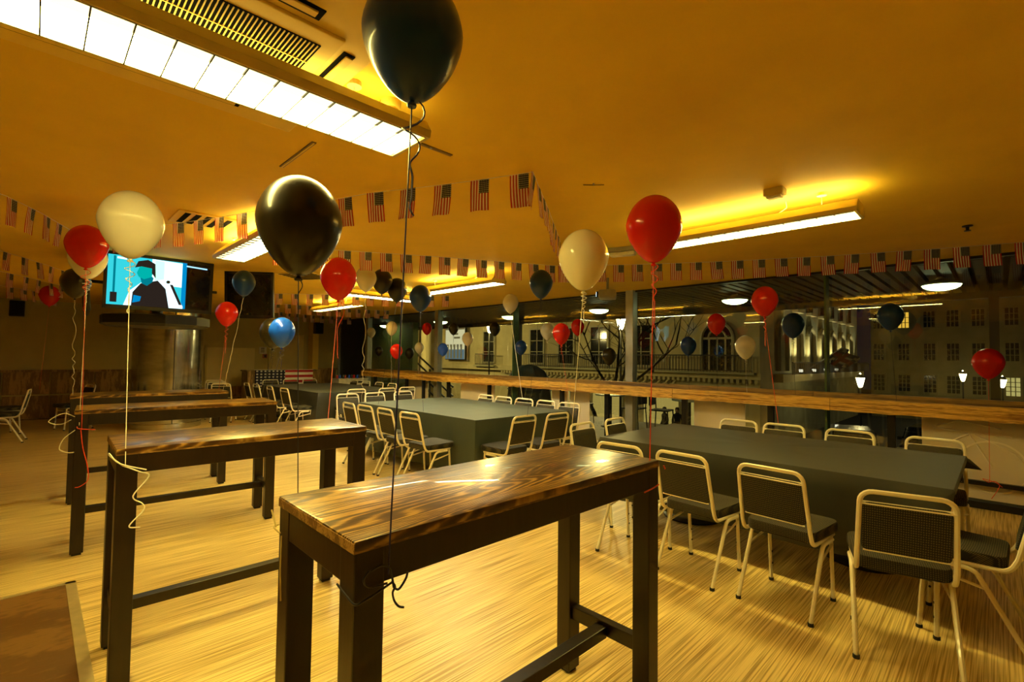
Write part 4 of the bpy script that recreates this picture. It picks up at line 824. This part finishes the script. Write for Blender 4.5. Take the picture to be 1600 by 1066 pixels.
bunting('string of little flags from the wainscot side in towards the television cluster', [(-4.80, -.55), (-4.99, -.19), (-5.4, 0.0), (-6.02, .22)], 7)
bunting('long string of little flags from the television cluster to the ceiling corner hook', [(-5.95, .35), (-5.0, .82), (-4.0, 1.22), (-3.0, 1.62), (-1.96, 2.10)], 17, sag=.008)
bunting('string of little flags turned nearly edge-on, running off from the corner hook', [(-1.96, 2.10), (-2.4, 2.76), (-2.95, 3.56)], 9)
bunting('string of little flags crossing the ceiling over the tall tables to the pale-topped table', [(-5.25, 1.72), (-4.93, 2.27), (-4.45, 3.1), (-4.0, 3.99), (-3.77, 4.45)], 15)
bunting('string of little flags running along the windows above the ledge', [(-3.77, 4.45), (-3.05, 5.0), (-2.2, 5.5), (-1.25, 5.95), (-.31, 6.28), (.9, 6.62)], 24)
bunting('string of little flags in the dim corner nearest the dark wainscot', [(-7.6, -.40), (-8.2, -.1), (-9.1, .28)], 6, flip=True)
bunting('second string of little flags in the dim corner near the wall speaker', [(-9.7, -.45), (-10.3, -.1), (-11.2, .32)], 6)
bunting('third string of little flags, faint, right before the wall speaker', [(-11.9, -.5), (-12.4, -.1), (-13.3, .3)], 7)
bunting('string of little flags from the television cluster to the crosswise strip light', [(-10.4, 2.78), (-9.35, 3.1), (-8.4, 4.14), (-7.1, 5.42)], 16)
bunting('far string of little flags over the flag-side table', [(-11.1, 3.7), (-11.05, 4.4), (-11.0, 5.1), (-10.6, 6.2)], 12)
bunting('short string of little flags over the cream door', [(-13.2, 4.3), (-13.6, 5.5), (-13.4, 6.6)], 10)

# ================================================================== BALLOONS
def prof(r):
    # drop-shaped outline, z measured from the knot upward; height is 1.24 widths
    out = []
    for i in range(25):
        a = PI * i / 24; c = math.cos(a)                        # a=0 bottom
        z = (1 - c) / 2
        rad = math.sin(a) ** (1.0) * (1.0 if z > .56 else 1 - .30 * (1 - z / .56) ** 1.2)
        out.append((max(.012, rad), z))
    return [(q * r, z * r * 2.46) for q, z in out]
BM = {}
def balloon(lab, c, size, colr, ribbon, anchor=None, wav=0, curl=None, lean=(0, 0), rr=.0016, group=None, mid=None):
    r = size / 2; hgt = r * 2.46; knot = Vector((c[0], c[1], c[2] - hgt * .56))
    t = thing('balloon', lab, 'balloon', knot, 0, group)
    if colr not in BM:
        m_ = MB().lathe(prof(1.0), 40).mesh('balloon_skin'); m_.materials.append(MATS['latex_' + colr])
        for p in m_.polygons: p.use_smooth = True
        k_ = MB().lathe([(.035, .02), (.05, -.015), (.10, -.07), (.085, -.11), (.03, -.12)], 14).mesh('knot'); k_.materials.append(MATS['latex_' + colr]); BM[colr] = (m_, k_)
    s = link_shared('balloon_skin', BM[colr][0], t); s.scale = (r, r, r); s.rotation_euler = (lean[0], lean[1], random.uniform(0, 6))
    s = link_shared('knot', BM[colr][1], t); s.scale = (r, r, r)
    if anchor:
        A = Vector(anchor) - knot; K = Vector((0, 0, -.08 * r)); n = 26 if (wav or mid) else 8; pts = []
        for i in range(n + 1):
            u_ = i / n; p = K.lerp(A, u_) + Vector((0, 0, -.02 * math.sin(PI * u_)))
            if wav: p += Vector((.7, .71, 0)) * wav * math.sin(u_ * 42 + 3 * math.sin(u_ * 9)) * min(1, 6 * u_, 6 * (1 - u_))
            if mid: p += Vector(mid) * math.sin(PI * u_)
            pts.append(p)
        MB().tube(pts, rr, 5).build('string', 'ribbon_' + ribbon, t)
    if curl:
        L_, R_, turns = curl; pts = []
        for i in range(turns * 14 + 1):
            u_ = i / (turns * 14); a = u_ * turns * 2 * PI; k = R_ * (.5 + .5 * math.sin(u_ * 5 + 1))
            pts.append((k * math.cos(a) + .3 * R_, k * math.sin(a), -.1 * r - L_ * u_))
        MB().tube(pts, rr * 1.3, 4).build('curled_ribbon', 'ribbon_' + ribbon, t)
    return t
balloon('huge navy balloon with dark curling ribbon, under the ceiling by the large strip light', (-1.10, .70, 2.37), .270, 'navy', 'blue', (-1.035, .62, .98), curl=(.30, .03, 3), rr=.0022)
balloon('glossy black balloon with gold sheen tied to the first tall table', (-1.64, .62, 1.95), .272, 'black', 'dark', (-1.535, .60, .97), curl=(.10, .012, 1))
balloon('large pearly white balloon tied to the second tall table', (-3.05, .33, 2.16), .276, 'white', 'white', (-2.752, .31, 1.0), curl=(.26, .022, 5))
balloon('red balloon in front of a white one, tied to the third tall table', (-4.97, .27, 2.34), .272, 'red', 'red', (-4.765, .275, .93), curl=(.32, .03, 4))
balloon('white balloon half hidden behind a red one, tied to the third tall table', (-5.33, .30, 2.29), .265, 'white', 'white', (-4.80, .262, .96), curl=(.2, .03, 6))
balloon('black balloon behind a red and white pair, tied to the last tall table', (-6.72, .29, 2.23), .255, 'black', 'white', (-6.50, .30, 1.08), wav=.02)
balloon('red balloon floating in the dim corner among faint bunting', (-11.19, .17, 2.46), .279, 'red', 'red', (-11.3, .1, .87))
balloon('navy balloon against the dark angled television', (-6.15, 1.71, 2.34), .247, 'navy', 'white', (-6.42, 1.60, 1.07), wav=.006)
balloon('red balloon just below the television mount', (-6.41, 1.61, 1.99), .241, 'red', 'red', (-6.60, 1.60, 1.07), curl=(.3, .02, 5))
balloon('black balloon with gold sheen half behind a blue one', (-5.72, 1.90, 1.76), .282, 'black', 'dark', (-5.15, 1.62, 1.07), curl=(.2, .02, 4))
balloon('bright blue balloon with a pale top in front of a black one', (-5.01, 1.75, 1.74), .247, 'blue', 'blue', (-5.0, 1.63, 1.07), curl=(.2, .02, 4))
balloon('red balloon with straight orange strings, tied to the second tall table', (-3.46, 1.60, 2.09), .262, 'red', 'red', (-3.22, 1.44, 1.07), rr=.0024, curl=(.42, .04, 1))
balloon('white balloon half hidden behind bunting, its ribbon wavy', (-5.34, 2.81, 2.44), .250, 'white', 'white', (-6.25, 3.27, .86), wav=.018, rr=.0025)
balloon('black balloon behind a bunting flag above the pale-topped table', (-5.65, 3.20, 2.49), .268, 'black', 'dark', (-5.30, 3.27, .86))
balloon('black balloon next to a navy one above the pale-topped table', (-5.69, 3.45, 2.41), .268, 'black', 'dark', (-5.80, 3.27, .86))
balloon('navy balloon above the pale-topped table chairs', (-4.97, 3.34, 2.23), .269, 'navy', 'blue', (-4.76, 3.27, .86), curl=(.06, .03, 1))
balloon('small white balloon tied to a chair at the flag-side table, over a red one', (-9.73, 5.78, 2.15), .269, 'white', 'white', (-10.1, 6.02, .86), wav=.008, rr=.003)
balloon('small orange-red balloon tied to a chair at the flag-side table', (-9.49, 5.77, 1.63), .278, 'red', 'red', (-10.05, 6.02, .86))
balloon('white balloon high before the ledge, its white string straight', (-5.83, 5.73, 2.44), .272, 'white', 'white', (-5.32, 5.52, .86), rr=.003)
balloon('navy balloon high under the bunting, tied to a chair end-on to the pale-topped table', (-3.66, 4.08, 2.36), .269, 'navy', 'dark', (-3.70, 3.92, .86), curl=(.12, .02, 3))
balloon('red balloon above the ledge with a white one behind it', (-4.78, 5.81, 1.90), .277, 'red', 'red', (-4.40, 5.55, .86), curl=(.12, .02, 3))
balloon('pearly gold-white balloon with a tight white spiral ribbon', (-1.57, 2.09, 2.05), .270, 'gold', 'white', (-1.50, 1.90, 1.07), curl=(.16, .014, 7), rr=.002)
balloon('big bright red balloon with a straight orange-red string to the first tall table', (-1.15, 2.08, 2.14), .262, 'red', 'red', (-1.055, 1.88, 1.07), curl=(.30, .016, 5), rr=.0024)
balloon('red balloon tied to a chair between the olive-topped table and the ledge', (-1.77, 5.57, 2.16), .269, 'red', 'red', (-1.60, 5.43, .86), rr=.0024, curl=(.3, .012, 5))
balloon('dark navy balloon before the windows, string down to the ledge', (-.82, 6.54, 2.01), .240, 'navy', 'dark', (-.80, 6.72, 1.08))
balloon('wide red balloon tied low to the foot rail before the etched bicycle', (-.083, 6.91, 1.52), .255, 'red', 'red', (-.09, 6.925, .30), curl=None, rr=.002)
gW = 'small balloons along the window ledge'
for colr, p_, s_, lab in (('black', (-12.09, 6.80, 1.65), .223, 'tiny black balloon above the far end of the ledge, under a dim white one'), ('white', (-12.55, 6.80, 2.18), .246, 'dim white balloon near the far ledge end'),
        ('black', (-10.59, 6.82, 1.59), .240, 'black balloon touching the ledge between a red and a white one'), ('white', (-10.16, 6.82, 1.73), .235, 'greyish white balloon above the ledge beside a black one'),
        ('red', (-9.84, 6.82, 2.20), .247, 'small red balloon beside a grey mullion above the ledge'), ('black', (-8.79, 6.82, 2.16), .233, 'black balloon above the ledge in front of the lit poster'),
        ('blue', (-9.18, 6.82, 1.69), .252, 'teal blue balloon low above the ledge in front of the lit poster'), ('white', (-8.28, 6.82, 1.92), .254, 'white balloon above the ledge between the lit poster and the balcony'),
        ('black', (-7.40, 6.82, 2.11), .241, 'black balloon above the ledge in front of the balcony window'), ('navy', (-6.63, 6.82, 1.72), .240, 'navy balloon low above the ledge near a dark parasol cover'),
        ('white', (-5.95, 6.82, 2.02), .262, 'white balloon above the ledge partly behind a red one'), ('black', (-4.57, 6.80, 1.56), .241, 'black balloon low above the ledge by bare branches'),
        ('red', (-2.80, 6.82, 2.03), .245, 'red balloon added as a glass reflection over the arched window'), ('navy', (-1.83, 6.80, 1.97), .262, 'navy balloon added as a glass reflection before the uplit arches'), ('red', (-5.24, 6.82, 2.07), .240, 'smaller red balloon added as a glass reflection beside a brighter red one'),  # these three stand in for balloons mirrored in the glass
        ('navy', (-3.21, 6.82, 1.72), .230, 'navy balloon above the ledge beside the arched window'), ('white', (-2.41, 6.82, 1.70), .265, 'yellowish white balloon above the ledge between the arched window and the uplit arches')):
    balloon(lab, p_, s_, colr, 'white' if colr == 'white' else 'dark', (p_[0] + .02, 6.81, 1.08), curl=(.15, .015, 4), group=gW)
# ribbon tails knotted round the table legs
def smooth(P, k=6):
    P = [Vector(p) for p in P]
    if len(P) < 3: return P
    Q = [P[0] * 2 - P[1]] + P + [P[-1] * 2 - P[-2]]; out = []
    for i in range(1, len(Q) - 2):
        a, b_, c, d = Q[i - 1:i + 3]
        for j in range(k):
            u_ = j / k; out.append(.5 * ((2 * b_) + (c - a) * u_ + (2 * a - 5 * b_ + 4 * c - d) * u_ * u_ + (3 * b_ - a - 3 * c + d) * u_ ** 3))
    return out + [P[-1]]
def tails(lab, mat, paths, r=.0025):
    t = thing('ribbon_tail', lab, 'ribbon', paths[0][0]); o = Vector(paths[0][0])
    for i, p in enumerate(paths): MB().tube([q - o for q in smooth(p)], r, 6).build('loop' if i else 'tail', 'ribbon_' + mat, t)
b1 = -1.046
tails('dark ribbon wound and knotted round the corner leg of the first tall table', 'dark', [[(b1 + .006, .632, .958), (b1 + .010, .640, .945), (b1 + .006, .636, .930), (b1 + .008, .640, .910), (b1 + .012, .650, .895), (b1 + .016, .662, .890)],
    [(b1 - .09, .541, .948), (b1 - .04, .540, .938), (b1 + .001, .541, .932), (b1 + .006, .56, .935), (b1 + .006, .60, .945), (b1 + .006, .632, .955)],
    [(b1 + .008, .575, 1.0), (b1 + .010, .60, 1.005), (b1 + .010, .622, .995), (b1 + .008, .632, .97), (b1 + .010, .636, .945)], [(b1 + .008, .636, .945), (b1 + .010, .650, .935), (b1 + .012, .668, .955), (b1 + .014, .672, .972)],
    [(b1 + .006, .572, 1.0), (b1 + .005, .560, .985), (b1 + .005, .566, .968), (b1 + .006, .585, .960), (b1 + .007, .62, .958)]], .0028)
tails('black ribbon knotted round the other end leg of the first tall table', 'gold', [[(-1.49, .536, .97), (-1.475, .53, .92), (-1.46, .525, .87), (-1.452, .525, .80)], [(-1.55, .55, .985), (-1.55, .535, .98), (-1.50, .535, .975)], [(-1.56, .53, 1.03), (-1.52, .53, .99)]], .0025)
zz = [(-2.745, .30, 1.00), (-2.74, .36, .965), (-2.74, .395, .94), (-2.738, .34, .86), (-2.738, .375, .82), (-2.738, .38, .79), (-2.738, .33, .73), (-2.738, .37, .715)]
tails('white ribbon zigzagging down the leg of the second tall table', 'white', [zz, [(-2.745, .30, 1.0), (-2.77, .26, 1.04), (-2.765, .255, 1.055), (-2.745, .29, 1.01), (-2.74, .385, .97)]], .003)
tails('thin red string hanging down the leg of the third tall table', 'red', [[(-4.755, .27, .93), (-4.752, .285, .80), (-4.75, .315, .66), (-4.75, .32, .56), (-4.75, .28, .52), (-4.75, .25, .515)], [(-4.80, .25, .95), (-4.755, .26, .94), (-4.75, .35, .925)]], .003)
tails('white ribbon loops beside the third tall table top', 'white', [[(-4.78, .24, .93), (-4.79, .18, .87), (-4.79, .16, .80), (-4.79, .20, .77), (-4.79, .24, .765)], [(-4.85, .24, 1.02), (-4.85, .18, 1.05), (-4.85, .12, 1.02), (-4.85, .10, .99), (-4.85, .16, .97), (-4.85, .22, 1.0)]], .003)
tails('orange-red ribbon knotted round the corner of the first tall table', 'red', [[(b1 + .02, 1.945, 1.045), (b1 + .025, 1.95, 1.03)], [(b1 + .012, 1.80, .955), (b1 + .016, 1.86, .962), (b1 + .022, 1.90, .972)]], .003)
tails('orange-red ribbon bow tied on the black foot rail', 'red', [[(-.10, 6.92, .30), (-.05, 6.915, .32), (-.02, 6.915, .28), (-.05, 6.915, .20), (-.08, 6.915, .14)], [(-.10, 6.92, .30), (-.14, 6.915, .33), (-.05, 6.915, .31), (.0, 6.915, .27)]], .003)
